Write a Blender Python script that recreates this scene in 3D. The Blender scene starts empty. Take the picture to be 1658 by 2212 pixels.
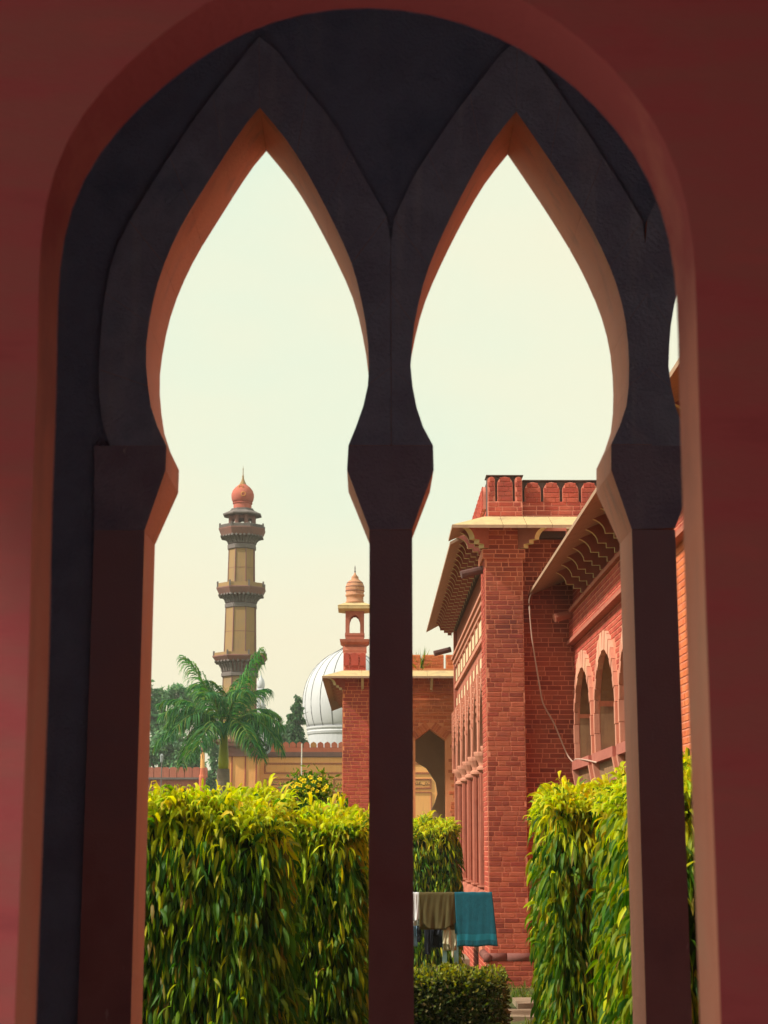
import bpy, bmesh, math, random
import numpy as np
from mathutils import Vector, Matrix, Quaternion

R = math.radians
rng = np.random.default_rng(7)
random.seed(7)
SC = bpy.context.scene
COL = SC.collection

# ------------------------------------------------------------------ camera, world, sun, exposure
F, PX0, PY0 = 3600.0, 829.0, 1106.0            # focal length and centre of the 1658 x 2212 sheet the photo was measured on
H = 2.18                                        # eye height over the lawn (the verandah floor is 0.6 up)
PITCH = math.atan(709 / F)
YAW = math.atan(29 / F)
cam = bpy.data.cameras.new('camera')
cam.sensor_fit = 'VERTICAL'
cam.sensor_height = 36.0
cam.lens = F / 2212 * 36.0
cam.clip_start, cam.clip_end = 0.05, 3000
cam.dof.use_dof = True
cam.dof.focus_distance = 26.0
cam.dof.aperture_fstop = 7.0
camo = bpy.data.objects.new('camera', cam)
COL.objects.link(camo)
camo.location = (0, 0, H)
camo.rotation_euler = (math.pi / 2 + PITCH, 0, -YAW)
SC.camera = camo

SUN_D = Vector((0.71, 0.21, -0.68)).normalized()   # the way the light travels
SUN_EL = math.asin(-SUN_D.z)
world = bpy.data.worlds.new('World')
SC.world = world
world.use_nodes = True
wn, wl = world.node_tree.nodes, world.node_tree.links
wn.clear()
w_out = wn.new('ShaderNodeOutputWorld')
w_bg = wn.new('ShaderNodeBackground')
w_bg.inputs['Strength'].default_value = 0.1
w_sky = wn.new('ShaderNodeTexSky')
w_sky.sky_type = 'NISHITA'
w_sky.sun_disc = False
w_sky.sun_elevation = SUN_EL
w_sky.sun_rotation = math.atan2(-SUN_D.x, -SUN_D.y)
w_sky.dust_density = 6.0
w_sky.air_density = 1.2
w_tc = wn.new('ShaderNodeTexCoord')
w_map = wn.new('ShaderNodeMapping')
w_map.inputs['Scale'].default_value = (1.0, 1.0, 2.2)
w_noise = wn.new('ShaderNodeTexNoise')
w_noise.inputs['Scale'].default_value = 3.2
w_noise.inputs['Detail'].default_value = 6.0
w_ramp = wn.new('ShaderNodeValToRGB')             # thin overcast: warm at the horizon, paler and greener higher up, faint cloud
w_ramp.color_ramp.elements[0].position = 0.0
w_ramp.color_ramp.elements[0].color = (9.6, 8.8, 6.3, 1)
w_ramp.color_ramp.elements[1].position = 1.0
w_ramp.color_ramp.elements[1].color = (8.0, 9.0, 7.0, 1)
_e = w_ramp.color_ramp.elements.new(0.5)
_e.color = (9.0, 9.0, 6.7, 1)
w_sep = wn.new('ShaderNodeSeparateXYZ')
wl.new(w_tc.outputs['Generated'], w_sep.inputs['Vector'])
w_el = wn.new('ShaderNodeMapRange')
w_el.inputs['From Min'].default_value = 0.02
w_el.inputs['From Max'].default_value = 0.46
wl.new(w_sep.outputs['Z'], w_el.inputs['Value'])
w_nm = wn.new('ShaderNodeMapRange')
w_nm.inputs['From Min'].default_value = 0.3
w_nm.inputs['From Max'].default_value = 0.7
w_nm.inputs['To Min'].default_value = -0.42
w_nm.inputs['To Max'].default_value = 0.42
wl.new(w_noise.outputs['Fac'], w_nm.inputs['Value'])
w_add = wn.new('ShaderNodeMath')
w_add.use_clamp = True
wl.new(w_el.outputs['Result'], w_add.inputs[0])
wl.new(w_nm.outputs['Result'], w_add.inputs[1])
w_mix = wn.new('ShaderNodeMix')
w_mix.data_type = 'RGBA'
w_mix.inputs['Factor'].default_value = 0.86
wl.new(w_tc.outputs['Generated'], w_map.inputs['Vector'])
wl.new(w_map.outputs['Vector'], w_noise.inputs['Vector'])
wl.new(w_add.outputs[0], w_ramp.inputs['Fac'])
wl.new(w_sky.outputs['Color'], w_mix.inputs['A'])
wl.new(w_ramp.outputs['Color'], w_mix.inputs['B'])
wl.new(w_mix.outputs['Result'], w_bg.inputs['Color'])
wl.new(w_bg.outputs['Background'], w_out.inputs['Surface'])

sun = bpy.data.lights.new('sun', 'SUN')
sun.energy = 4.4
sun.angle = R(2.5)
sun.color = (1.0, 0.93, 0.80)
suno = bpy.data.objects.new('sun', sun)
COL.objects.link(suno)
suno.rotation_euler = SUN_D.to_track_quat('-Z', 'Y').to_euler()
suno.location = (-20, -5, 30)

SC.view_settings.view_transform = 'Standard'
SC.view_settings.look = 'None'
SC.view_settings.exposure = 0.2
SC.view_settings.gamma = 1.0
SC.view_settings.use_curve_mapping = False
SC.render.engine = 'CYCLES'
SC.cycles.use_denoising = True
SC.cycles.max_bounces = 6
SC.cycles.diffuse_bounces = 4
SC.cycles.transparent_max_bounces = 8
SC.cycles.sample_clamp_indirect = 6.0

# ------------------------------------------------------------------ measuring helpers
FWD = Vector((math.sin(YAW) * math.cos(PITCH), math.cos(YAW) * math.cos(PITCH), math.sin(PITCH)))
RGT = Vector((math.cos(YAW), -math.sin(YAW), 0))
UP = RGT.cross(FWD)
EYE = Vector((0, 0, H))


def ray(px, py):
    return FWD + RGT * ((px - PX0) / F) + UP * ((PY0 - py) / F)


def at(px, py, Y):
    d = ray(px, py)
    return EYE + d * (Y / d.y)


def atX(px, py, X):
    d = ray(px, py)
    return EYE + d * (X / d.x)


def zat(py, Y, px=829):
    return at(px, py, Y).z


def xat(px, Y, py=1500):
    return at(px, py, Y).x


def mpp(px, py, Y):
    return at(px + 1, py, Y).x - at(px, py, Y).x


# ------------------------------------------------------------------ materials
def new_mat(name):
    m = bpy.data.materials.new(name)
    m.use_nodes = True
    nt = m.node_tree
    return m, nt.nodes, nt.links, nt.nodes['Principled BSDF']


def ramp_node(N, stops):
    r = N.new('ShaderNodeValToRGB')
    els = r.color_ramp.elements
    while len(els) < len(stops):
        els.new(0.5)
    for e, (p, c) in zip(els, stops):
        e.position = p
        e.color = (c[0], c[1], c[2], 1)
    return r


def surf(name, cols, scale=3.0, rough=0.85, bump=0.15, bscale=60.0, stretch=(1, 1, 1), detail=6, spec=0.25, streak=None, zmix=None, fleck=None):
    """weathered surface: noise in world position picks between cols, fine noise gives relief; streak = (colour, amount)"""
    m, N, L, P = new_mat(name)
    geo = N.new('ShaderNodeNewGeometry')
    mp = N.new('ShaderNodeMapping')
    mp.inputs['Scale'].default_value = stretch
    L.new(geo.outputs['Position'], mp.inputs['Vector'])
    n = N.new('ShaderNodeTexNoise')
    n.inputs['Scale'].default_value = scale
    n.inputs['Detail'].default_value = detail
    n.inputs['Roughness'].default_value = 0.62
    L.new(mp.outputs['Vector'], n.inputs['Vector'])
    k = len(cols)
    r = ramp_node(N, [(0.28 + 0.44 * i / max(1, k - 1), c) for i, c in enumerate(cols)])
    L.new(n.outputs['Fac'], r.inputs['Fac'])
    out = r.outputs['Color']
    if streak:
        mp2 = N.new('ShaderNodeMapping')
        mp2.inputs['Scale'].default_value = (9, 9, 0.7)
        L.new(geo.outputs['Position'], mp2.inputs['Vector'])
        n2 = N.new('ShaderNodeTexNoise')
        n2.inputs['Scale'].default_value = 1.3
        n2.inputs['Detail'].default_value = 5
        L.new(mp2.outputs['Vector'], n2.inputs['Vector'])
        r2 = ramp_node(N, [(0.55, (0, 0, 0)), (0.78, (1, 1, 1))])
        L.new(n2.outputs['Fac'], r2.inputs['Fac'])
        mul = N.new('ShaderNodeMath')
        mul.operation = 'MULTIPLY'
        mul.inputs[1].default_value = streak[1]
        L.new(r2.outputs['Color'], mul.inputs[0])
        mx = N.new('ShaderNodeMix')
        mx.data_type = 'RGBA'
        mx.inputs['B'].default_value = (*streak[0], 1)
        L.new(mul.outputs[0], mx.inputs['Factor'])
        L.new(out, mx.inputs['A'])
        out = mx.outputs['Result']
    if fleck:                                         # small chips and drips of old limewash
        mpf = N.new('ShaderNodeMapping')
        mpf.inputs['Scale'].default_value = (1, 1, .3)
        L.new(geo.outputs['Position'], mpf.inputs['Vector'])
        nf = N.new('ShaderNodeTexNoise')
        nf.inputs['Scale'].default_value = 38
        nf.inputs['Detail'].default_value = 3
        L.new(mpf.outputs['Vector'], nf.inputs['Vector'])
        rf = ramp_node(N, [(0.66, (0, 0, 0)), (0.74, (.75, .75, .75))])
        L.new(nf.outputs['Fac'], rf.inputs['Fac'])
        ml = N.new('ShaderNodeMath')
        ml.operation = 'MULTIPLY'
        L.new(rf.outputs['Color'], ml.inputs[0])
        rg = ramp_node(N, [(0.5, (0, 0, 0)), (0.66, (1, 1, 1))])
        L.new(n.outputs['Fac'], rg.inputs['Fac'])
        L.new(rg.outputs['Color'], ml.inputs[1])
        mf = N.new('ShaderNodeMix')
        mf.data_type = 'RGBA'
        mf.inputs['B'].default_value = (*fleck, 1)
        L.new(ml.outputs[0], mf.inputs['Factor'])
        L.new(out, mf.inputs['A'])
        out = mf.outputs['Result']
    if zmix:                                          # the other colour takes over with height, ragged: worn jamb paint, glare up the shafts
        sep = N.new('ShaderNodeSeparateXYZ')
        L.new(geo.outputs['Position'], sep.inputs['Vector'])
        ad = N.new('ShaderNodeMath')
        ad.operation = 'MULTIPLY_ADD'
        ad.inputs[1].default_value = 1.2
        L.new(n.outputs['Fac'], ad.inputs[0])
        L.new(sep.outputs['Z'], ad.inputs[2])
        mr = N.new('ShaderNodeMapRange')
        mr.inputs['From Min'].default_value = zmix[1] + .6
        mr.inputs['From Max'].default_value = zmix[2] + .6
        L.new(ad.outputs[0], mr.inputs['Value'])
        mz_ = N.new('ShaderNodeMix')
        mz_.data_type = 'RGBA'
        mz_.inputs['B'].default_value = (*zmix[0], 1)
        L.new(mr.outputs['Result'], mz_.inputs['Factor'])
        L.new(out, mz_.inputs['A'])
        out = mz_.outputs['Result']
    L.new(out, P.inputs['Base Color'])
    P.inputs['Roughness'].default_value = rough
    P.inputs['Specular IOR Level'].default_value = spec
    if bump:
        nb = N.new('ShaderNodeTexNoise')
        nb.inputs['Scale'].default_value = bscale
        nb.inputs['Detail'].default_value = 4
        L.new(mp.outputs['Vector'], nb.inputs['Vector'])
        b = N.new('ShaderNodeBump')
        b.inputs['Strength'].default_value = bump
        b.inputs['Distance'].default_value = 0.02
        L.new(nb.outputs['Fac'], b.inputs['Height'])
        L.new(b.outputs['Normal'], P.inputs['Normal'])
    return m


def brick_mat(name, cols, spots=0.25, soot=(0.10, 0.03, 0.03)):
    """every brick gets its own tone (random per island and per object) and a mottled face"""
    m, N, L, P = new_mat(name)
    geo = N.new('ShaderNodeNewGeometry')
    oi = N.new('ShaderNodeObjectInfo')
    add = N.new('ShaderNodeMath')
    add.operation = 'ADD'
    L.new(geo.outputs['Random Per Island'], add.inputs[0])
    L.new(oi.outputs['Random'], add.inputs[1])
    fr = N.new('ShaderNodeMath')
    fr.operation = 'FRACT'
    L.new(add.outputs[0], fr.inputs[0])
    r = ramp_node(N, [(i / (len(cols) - 1), c) for i, c in enumerate(cols)])
    L.new(fr.outputs[0], r.inputs['Fac'])
    n = N.new('ShaderNodeTexNoise')
    n.inputs['Scale'].default_value = 9
    n.inputs['Detail'].default_value = 8
    L.new(geo.outputs['Position'], n.inputs['Vector'])
    r2 = ramp_node(N, [(0.45, (0, 0, 0)), (0.75, (spots, spots, spots))])
    L.new(n.outputs['Fac'], r2.inputs['Fac'])
    n3 = N.new('ShaderNodeTexNoise')
    n3.inputs['Scale'].default_value = 1.1
    n3.inputs['Roughness'].default_value = 0.65
    n3.inputs['Detail'].default_value = 5
    L.new(geo.outputs['Position'], n3.inputs['Vector'])
    r3 = ramp_node(N, [(0.46, (0, 0, 0)), (0.72, (0.6, 0.6, 0.6))])
    L.new(n3.outputs['Fac'], r3.inputs['Fac'])
    ad = N.new('ShaderNodeMath')
    ad.operation = 'MAXIMUM'
    L.new(r2.outputs['Color'], ad.inputs[0])
    L.new(r3.outputs['Color'], ad.inputs[1])
    mx = N.new('ShaderNodeMix')
    mx.data_type = 'RGBA'
    mx.inputs['B'].default_value = (*soot, 1)
    L.new(ad.outputs[0], mx.inputs['Factor'])
    L.new(r.outputs['Color'], mx.inputs['A'])
    L.new(mx.outputs['Result'], P.inputs['Base Color'])
    P.inputs['Roughness'].default_value = 0.9
    P.inputs['Specular IOR Level'].default_value = 0.2
    b = N.new('ShaderNodeBump')
    b.inputs['Strength'].default_value = 0.35
    b.inputs['Distance'].default_value = 0.015
    nb = N.new('ShaderNodeTexNoise')
    nb.inputs['Scale'].default_value = 45
    L.new(geo.outputs['Position'], nb.inputs['Vector'])
    L.new(nb.outputs['Fac'], b.inputs['Height'])
    L.new(b.outputs['Normal'], P.inputs['Normal'])
    return m


def leaf_mat(name, source, trans=0.38, rough=0.5, spec=0.22):
    """source: 'object' takes the leaf object's own colour, 'attr' the per-leaf colour attribute"""
    m, N, L, P = new_mat(name)
    if source == 'object':
        s = N.new('ShaderNodeObjectInfo')
        c = s.outputs['Color']
    else:
        s = N.new('ShaderNodeAttribute')
        s.attribute_name = 'tint'
        c = s.outputs['Color']
    P.inputs['Roughness'].default_value = rough
    P.inputs['Specular IOR Level'].default_value = spec
    L.new(c, P.inputs['Base Color'])
    t = N.new('ShaderNodeBsdfTranslucent')
    hs = N.new('ShaderNodeHueSaturation')
    hs.inputs['Hue'].default_value = 0.485
    hs.inputs['Saturation'].default_value = 1.15
    hs.inputs['Value'].default_value = 1.5
    L.new(c, hs.inputs['Color'])
    L.new(hs.outputs['Color'], t.inputs['Color'])
    mix = N.new('ShaderNodeMixShader')
    mix.inputs['Fac'].default_value = trans
    L.new(P.outputs['BSDF'], mix.inputs[1])
    L.new(t.outputs['BSDF'], mix.inputs[2])
    L.new(mix.outputs['Shader'], N['Material Output'].inputs['Surface'])
    return m


M = {}
M['brick'] = brick_mat('brick', [(0.26, 0.055, 0.036), (0.37, 0.082, 0.050), (0.43, 0.10, 0.058), (0.46, 0.125, 0.07), (0.34, 0.065, 0.046)])
M['brick_lit'] = brick_mat('brick_lit', [(0.40, 0.065, 0.045), (0.48, 0.085, 0.055), (0.52, 0.11, 0.07), (0.44, 0.07, 0.05)], spots=0.12)  # lit copy of brick: sun and open sky put into its colour
M['brick_orange'] = brick_mat('brick_orange', [(0.58, 0.14, 0.055), (0.66, 0.18, 0.065), (0.70, 0.21, 0.085), (0.62, 0.14, 0.06)], spots=0.1)
M['mortar'] = surf('mortar', [(0.58, 0.18, 0.105), (0.68, 0.25, 0.16), (0.62, 0.21, 0.13)], 6, streak=((0.30, 0.10, 0.07), .45))
M['mortar_lit'] = surf('mortar_lit', [(0.66, 0.20, 0.15), (0.74, 0.28, 0.20)], 6)  # mortar for the lit bricks, brightened as if sunlit
M['mortar_orange'] = surf('mortar_orange', [(0.72, 0.25, 0.11), (0.78, 0.31, 0.14)], 6)
M['painted'] = surf('crimson_paint', [(0.25, 0.042, 0.052), (0.34, 0.062, 0.072), (0.31, 0.078, 0.078), (0.38, 0.07, 0.075)], 1.7, rough=0.75, stretch=(1, 1, 4.5), bump=.06, bscale=40, streak=((0.28, 0.10, 0.085), 0.3))
M['reveal'] = surf('pink_plaster', [(0.66, 0.30, 0.21), (0.72, 0.36, 0.25), (0.62, 0.40, 0.24)], 2.6, rough=0.8, streak=((0.50, 0.22, 0.17), 0.5))
M['jamb'] = surf('worn_pink_jamb', [(0.80, 0.29, 0.20), (0.82, 0.35, 0.25), (0.76, 0.41, 0.29)], 3.2, rough=0.8, streak=((0.50, 0.22, 0.17), 0.5), zmix=((0.36, 0.07, 0.075), 2.6, 3.5))
M['slate_glare'] = surf('glare_blue_face', [(0.27, 0.31, 0.50), (0.42, 0.44, 0.64), (0.34, 0.34, 0.52), (0.46, 0.42, 0.58)], 2.6, rough=.8, bscale=60, bump=.5, detail=9, streak=((0.70, 0.66, 0.74), 0.45), fleck=(.85, .82, .85))  # sky glare and shade put into the colour of the pink stone's inner face
M['plum_glare'] = surf('glare_plum_face', [(0.28, 0.24, 0.38), (0.40, 0.33, 0.47), (0.34, 0.25, 0.37)], 2.8, rough=.8, bscale=60, bump=.5, detail=9, streak=((0.55, 0.45, 0.55), 0.35), fleck=(.8, .7, .75))  # capital face: bluish glare over the shaded stone, mixed into its colour
M['maroon'] = surf('shaded_maroon_face', [(0.42, 0.15, 0.17), (0.48, 0.19, 0.21), (0.38, 0.15, 0.18)], 2.6, rough=.75, bscale=80, streak=((0.52, 0.26, 0.26), 0.35), fleck=(.75, .5, .48), zmix=((0.42, 0.27, 0.34), 1.9, 3.6))  # shaft face: shaded stone as colour, zmix adds the bluish glare upward
M['screen_stone'] = surf('pink_sandstone', [(0.78, 0.31, 0.235), (0.85, 0.37, 0.27), (0.80, 0.36, 0.29), (0.83, 0.41, 0.27)], 2.4, rough=0.75, bscale=120, bump=0.5, stretch=(1, 1, .35), streak=((0.48, 0.27, 0.25), 0.6))  # the arcade's one stone as lit; its inner faces take shaded tints instead
M['screen_wall'] = surf('glare_slate_wall', [(0.18, 0.21, 0.36), (0.28, 0.31, 0.50), (0.22, 0.23, 0.38)], 2.0, rough=0.9, bump=.5, detail=9, streak=((0.36, 0.36, 0.50), .4))  # blue glare on the shaded spandrel and side panel, coloured in
M['sandstone'] = surf('sandstone', [(0.50, 0.19, 0.13), (0.58, 0.25, 0.17), (0.55, 0.22, 0.15)], 4, streak=((0.3, 0.14, 0.11), .35))
M['sand_red'] = surf('red_sandstone', [(0.36, 0.10, 0.065), (0.45, 0.15, 0.10), (0.40, 0.12, 0.08)], 5, streak=((0.17, 0.08, 0.07), 0.5))
M['cream'] = surf('cream_stone', [(0.62, 0.47, 0.26), (0.72, 0.56, 0.32)], 5)
M['panel_cream'] = surf('panel_cream', [(0.62, 0.50, 0.30), (0.70, 0.58, 0.38)], 3)
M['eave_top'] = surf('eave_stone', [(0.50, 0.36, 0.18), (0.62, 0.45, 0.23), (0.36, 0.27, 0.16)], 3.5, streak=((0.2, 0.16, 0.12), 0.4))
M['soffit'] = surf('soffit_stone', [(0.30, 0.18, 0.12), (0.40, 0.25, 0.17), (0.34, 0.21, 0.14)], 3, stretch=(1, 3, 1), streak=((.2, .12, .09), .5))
M['bracket'] = surf('bracket_brown', [(0.36, 0.11, 0.085), (0.44, 0.15, 0.11)], 5)
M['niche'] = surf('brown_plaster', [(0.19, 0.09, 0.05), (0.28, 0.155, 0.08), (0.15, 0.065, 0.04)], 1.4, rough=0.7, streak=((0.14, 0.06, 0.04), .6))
M['passage'] = surf('passage_plaster', [(0.34, 0.21, 0.13), (0.44, 0.28, 0.17)], 1.5)
M['dark_stone'] = surf('parapet_dark_stone', [(0.09, 0.06, 0.06), (0.14, 0.09, 0.08)], 3)  # even dark tone behind the merlon slots and on the coping
M['roll'] = surf('dark_roll_stone', [(0.17, 0.065, 0.055), (0.24, 0.09, 0.075)], 5)
M['pipe'] = surf('brown_spout', [(0.10, 0.05, 0.045), (0.16, 0.08, 0.07)], 8)
M['concrete'] = surf('floor_stone', [(0.38, 0.37, 0.38), (0.46, 0.45, 0.46), (0.40, 0.38, 0.38)], 2)
M['cool_bounce'] = surf('bounce_plaster', [(0.56, 0.60, 0.68), (0.62, 0.66, 0.74)], 1.2)  # cool colour given to unseen verandah faces to bounce blue onto the arcade
M['ochre'] = surf('ochre_wash', [(0.80, 0.35, 0.11), (0.86, 0.42, 0.14), (0.83, 0.38, 0.125)], 0.5, streak=((0.50, 0.20, 0.08), 0.4))
M['ochre_line'] = surf('maroon_line', [(0.34, 0.075, 0.05), (0.42, 0.10, 0.06)], 1)
M['mosque_red'] = surf('red_wash', [(0.56, 0.12, 0.065), (0.64, 0.17, 0.09), (0.50, 0.10, 0.065)], 0.8)
M['mosque_amber'] = surf('amber_wash', [(0.56, 0.23, 0.07), (0.64, 0.28, 0.09)], 0.8)
M['minaret_tan'] = surf('minaret_tan', [(0.26, 0.16, 0.075), (0.36, 0.22, 0.10), (0.30, 0.20, 0.11)], 0.55, streak=((0.16, 0.12, 0.09), 0.5))
M['minaret_brown'] = surf('minaret_brown', [(0.17, 0.085, 0.075), (0.24, 0.12, 0.10), (0.28, 0.11, 0.085)], 0.8, streak=((0.12, 0.09, 0.09), 0.5))
M['minaret_red'] = surf('minaret_red', [(0.42, 0.10, 0.075), (0.52, 0.15, 0.10)], 0.9)
M['turret_dome'] = surf('turret_dome_stone', [(0.40, 0.20, 0.11), (0.54, 0.27, 0.16), (0.46, 0.17, 0.11)], 3, stretch=(1, 1, 3), streak=((0.25, 0.14, 0.10), .4))
M['minaret_grey'] = surf('minaret_grey', [(0.14, 0.12, 0.12), (0.20, 0.16, 0.15)], 1.0)
M['white'] = surf('white_wash', [(0.50, 0.51, 0.55), (0.60, 0.60, 0.63)], 0.35, rough=0.6, streak=((0.40, 0.41, 0.44), .5))
M['white_rib'] = surf('dark_rib', [(0.05, 0.05, 0.06), (0.08, 0.08, 0.09)], 1)
M['lawn'] = surf('lawn_soil', [(0.07, 0.065, 0.025), (0.06, 0.09, 0.02), (0.12, 0.09, 0.045), (0.05, 0.08, 0.015)], 0.8, bump=0.5, bscale=18)
M['path'] = surf('path_stone', [(0.24, 0.17, 0.115), (0.32, 0.235, 0.16), (0.20, 0.15, 0.10)], 1.5, bump=0.3)
M['bark'] = surf('bark', [(0.10, 0.075, 0.05), (0.17, 0.13, 0.09)], 6, stretch=(1, 1, 0.3), bump=0.5)
M['palm_trunk'] = surf('palm_trunk', [(0.20, 0.15, 0.11), (0.28, 0.22, 0.17)], 3, stretch=(0.3, 0.3, 6))
M['crownshaft'] = surf('crownshaft', [(0.30, 0.34, 0.03), (0.42, 0.42, 0.04)], 1.0, stretch=(4, 4, 0.5), rough=0.4)
M['frond_rib'] = surf('frond_rib', [(0.07, 0.13, 0.025), (0.11, 0.17, 0.03)], 3, bump=0)
M['shade_core'] = surf('hedge_inside', [(0.012, 0.026, 0.006), (0.03, 0.05, 0.012)], 9, bump=1, bscale=14)  # dark core colour stands in for the shade between hedge leaves
M['leaf_obj'] = leaf_mat('leaf', 'object', trans=.45)
M['leaf'] = leaf_mat('leaf_mass', 'attr', trans=.45)
M['tree_leaf'] = leaf_mat('tree_leaf', 'attr', trans=0.38, rough=0.55, spec=0.2)
M['grass'] = leaf_mat('grass_blade', 'attr', trans=0.3, rough=0.6, spec=0.15)
M['petal'] = surf('yellow_petal', [(0.86, 0.66, 0.012), (0.90, 0.74, 0.03)], 20, rough=0.7, bump=0, spec=.1)
M['towel'] = surf('teal_towel', [(0.008, 0.10, 0.15), (0.012, 0.14, 0.20)], 14, bscale=350, bump=0.6)
M['towel_band'] = surf('teal_towel_band', [(0.012, 0.17, 0.24), (0.016, 0.20, 0.28)], 14, bscale=200, bump=0.3)
M['olive'] = surf('olive_cotton', [(0.075, 0.06, 0.022), (0.11, 0.085, 0.032)], 8, bscale=250)
M['navy'] = surf('navy_cotton', [(0.012, 0.014, 0.022), (0.022, 0.024, 0.035)], 8, bscale=250)
M['cream_cloth'] = surf('cream_cotton', [(0.46, 0.40, 0.27), (0.56, 0.49, 0.34)], 10, bscale=250)
M['white_cloth'] = surf('white_cotton', [(0.62, 0.62, 0.66), (0.72, 0.72, 0.75)], 10, bscale=250)
M['denim'] = surf('pale_denim', [(0.16, 0.27, 0.42), (0.24, 0.36, 0.52)], 12, bscale=250)
M['rack'] = surf('rack_paint', [(0.13, 0.22, 0.21), (0.19, 0.29, 0.27)], 10, rough=0.45, bump=0.05)
M['cable'] = surf('cable_sheath', [(0.50, 0.32, 0.26), (0.60, 0.42, 0.34)], 5, rough=0.5, bump=0)
M['paper'] = surf('litter_paper', [(0.72, 0.70, 0.66), (0.8, 0.78, 0.75)], 20)
M['horn'] = surf('speaker_grey', [(0.22, 0.25, 0.26), (0.32, 0.35, 0.35)], 3, rough=0.5, bump=0)
M['horn_dark'] = surf('speaker_throat', [(0.02, 0.02, 0.025), (0.03, 0.03, 0.035)], 3, rough=0.5, bump=0)
M['pole'] = surf('pole_paint', [(0.62, 0.58, 0.52), (0.7, 0.66, 0.6)], 4, rough=0.5, bump=0)
M['ink'] = surf('script_ink', [(0.16, 0.06, 0.02), (0.22, 0.09, 0.03)], 4, bump=0)

# ------------------------------------------------------------------ mesh helpers
ORIGIN = {}


class MB:
    """collects faces; build() links them as ONE mesh object"""

    def __init__(self):
        self.v, self.f, self.mi, self.k = [], [], [], 0

    def face(self, pts, mi=0):
        n = len(self.v)
        self.v += [tuple(p) for p in pts]
        self.f.append(tuple(range(n, n + len(pts))))
        self.mi.append(mi)
        return self

    def raw(self, verts, faces, mi=0):
        n = len(self.v)
        self.v += [tuple(p) for p in verts]
        for f in faces:
            self.f.append(tuple(i + n for i in f))
            self.mi.append(mi)
        return self

    def hexa(self, p, mi=0):
        """p: 4 bottom points then the 4 above them, counter-clockwise from above"""
        return self.raw(p, [(3, 2, 1, 0), (4, 5, 6, 7), (0, 1, 5, 4), (1, 2, 6, 5), (2, 3, 7, 6), (3, 0, 4, 7)], mi)

    def box(self, x0, x1, y0, y1, z0, z1, mi=0):
        return self.hexa([(x0, y0, z0), (x1, y0, z0), (x1, y1, z0), (x0, y1, z0),
                          (x0, y0, z1), (x1, y0, z1), (x1, y1, z1), (x0, y1, z1)], mi)

    def prism(self, pts, off, mi=0, side_mi=None):
        """flat outline pts (3-D, any winding) pushed along off"""
        a = [Vector(p) for p in pts]
        o = Vector(off)
        b = [p + o for p in a]
        n = len(a)
        nrm = Vector()
        for i in range(n):
            nrm += a[i].cross(a[(i + 1) % n])
        if nrm.dot(o) > 0:
            a.reverse()
            b.reverse()
        base = len(self.v)
        self.v += [tuple(p) for p in a] + [tuple(p) for p in b]
        self.f.append(tuple(base + i for i in range(n)))
        self.mi.append(mi)
        self.f.append(tuple(base + n + i for i in reversed(range(n))))
        self.mi.append(mi)
        sm = mi if side_mi is None else side_mi
        for i in range(n):
            j = (i + 1) % n
            self.f.append((base + j, base + i, base + n + i, base + n + j))
            self.mi.append(sm)
        return self

    def tube(self, path, rad, n=8, mi=0, cap=True):
        path = [Vector(p) for p in path]
        rads = rad if isinstance(rad, (list, tuple)) else [rad] * len(path)
        rings = []
        base = len(self.v)
        for i, p in enumerate(path):
            t = (path[min(i + 1, len(path) - 1)] - path[max(i - 1, 0)]).normalized()
            a = t.cross(Vector((0, 0, 1)))
            if a.length < 1e-3:
                a = t.cross(Vector((1, 0, 0)))
            a.normalize()
            b = t.cross(a)
            for k in range(n):
                th = 2 * math.pi * k / n
                self.v.append(tuple(p + (a * math.cos(th) + b * math.sin(th)) * rads[i]))
        for i in range(len(path) - 1):
            for k in range(n):
                k2 = (k + 1) % n
                self.f.append((base + i * n + k, base + (i + 1) * n + k, base + (i + 1) * n + k2, base + i * n + k2))
                self.mi.append(mi)
        if cap:
            self.f.append(tuple(base + k for k in range(n)))
            self.mi.append(mi)
            e = base + (len(path) - 1) * n
            self.f.append(tuple(e + k for k in reversed(range(n))))
            self.mi.append(mi)
        return self

    def lathe(self, c, prof, n=24, rot=0.0, mi=0, sq=False):
        """prof: (radius, z) from bottom to top about the vertical through c = (x, y)"""
        base = len(self.v)
        for r, z in prof:
            for k in range(n):
                th = rot + 2 * math.pi * k / n
                self.v.append((c[0] + r * math.cos(th), c[1] + r * math.sin(th), z))
        m = len(prof)
        for i in range(m - 1):
            for k in range(n):
                k2 = (k + 1) % n
                self.f.append((base + i * n + k, base + i * n + k2, base + (i + 1) * n + k2, base + (i + 1) * n + k))
                self.mi.append(mi)
        self.f.append(tuple(base + k for k in reversed(range(n))))
        self.mi.append(mi)
        self.f.append(tuple(base + (m - 1) * n + k for k in range(n)))
        self.mi.append(mi)
        return self

    def mesh(self, name, mats, org=(0, 0, 0), smooth=False):
        me = bpy.data.meshes.new(name)
        o = Vector(org)
        me.from_pydata([(v[0] - o.x, v[1] - o.y, v[2] - o.z) for v in self.v], [], self.f)
        mats = mats if isinstance(mats, (list, tuple)) else [mats]
        for m in mats:
            me.materials.append(m)
        if len(mats) > 1:
            me.polygons.foreach_set('material_index', self.mi)
        if smooth:
            me.polygons.foreach_set('use_smooth', [True] * len(me.polygons))
        me.update()
        return me

    def build(self, name, mats, parent=None, loc=(0, 0, 0), smooth=False, kind=None, label=None):
        org = ORIGIN[parent.name] if parent else Vector(loc)
        o = bpy.data.objects.new(name, self.mesh(name, mats, org, smooth))
        COL.objects.link(o)
        if parent:
            o.parent = parent
        else:
            o.location = org
        ORIGIN[o.name] = Vector(org)
        if kind:
            o['kind'] = kind
        if label:
            o['label'] = label
        return o


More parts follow.
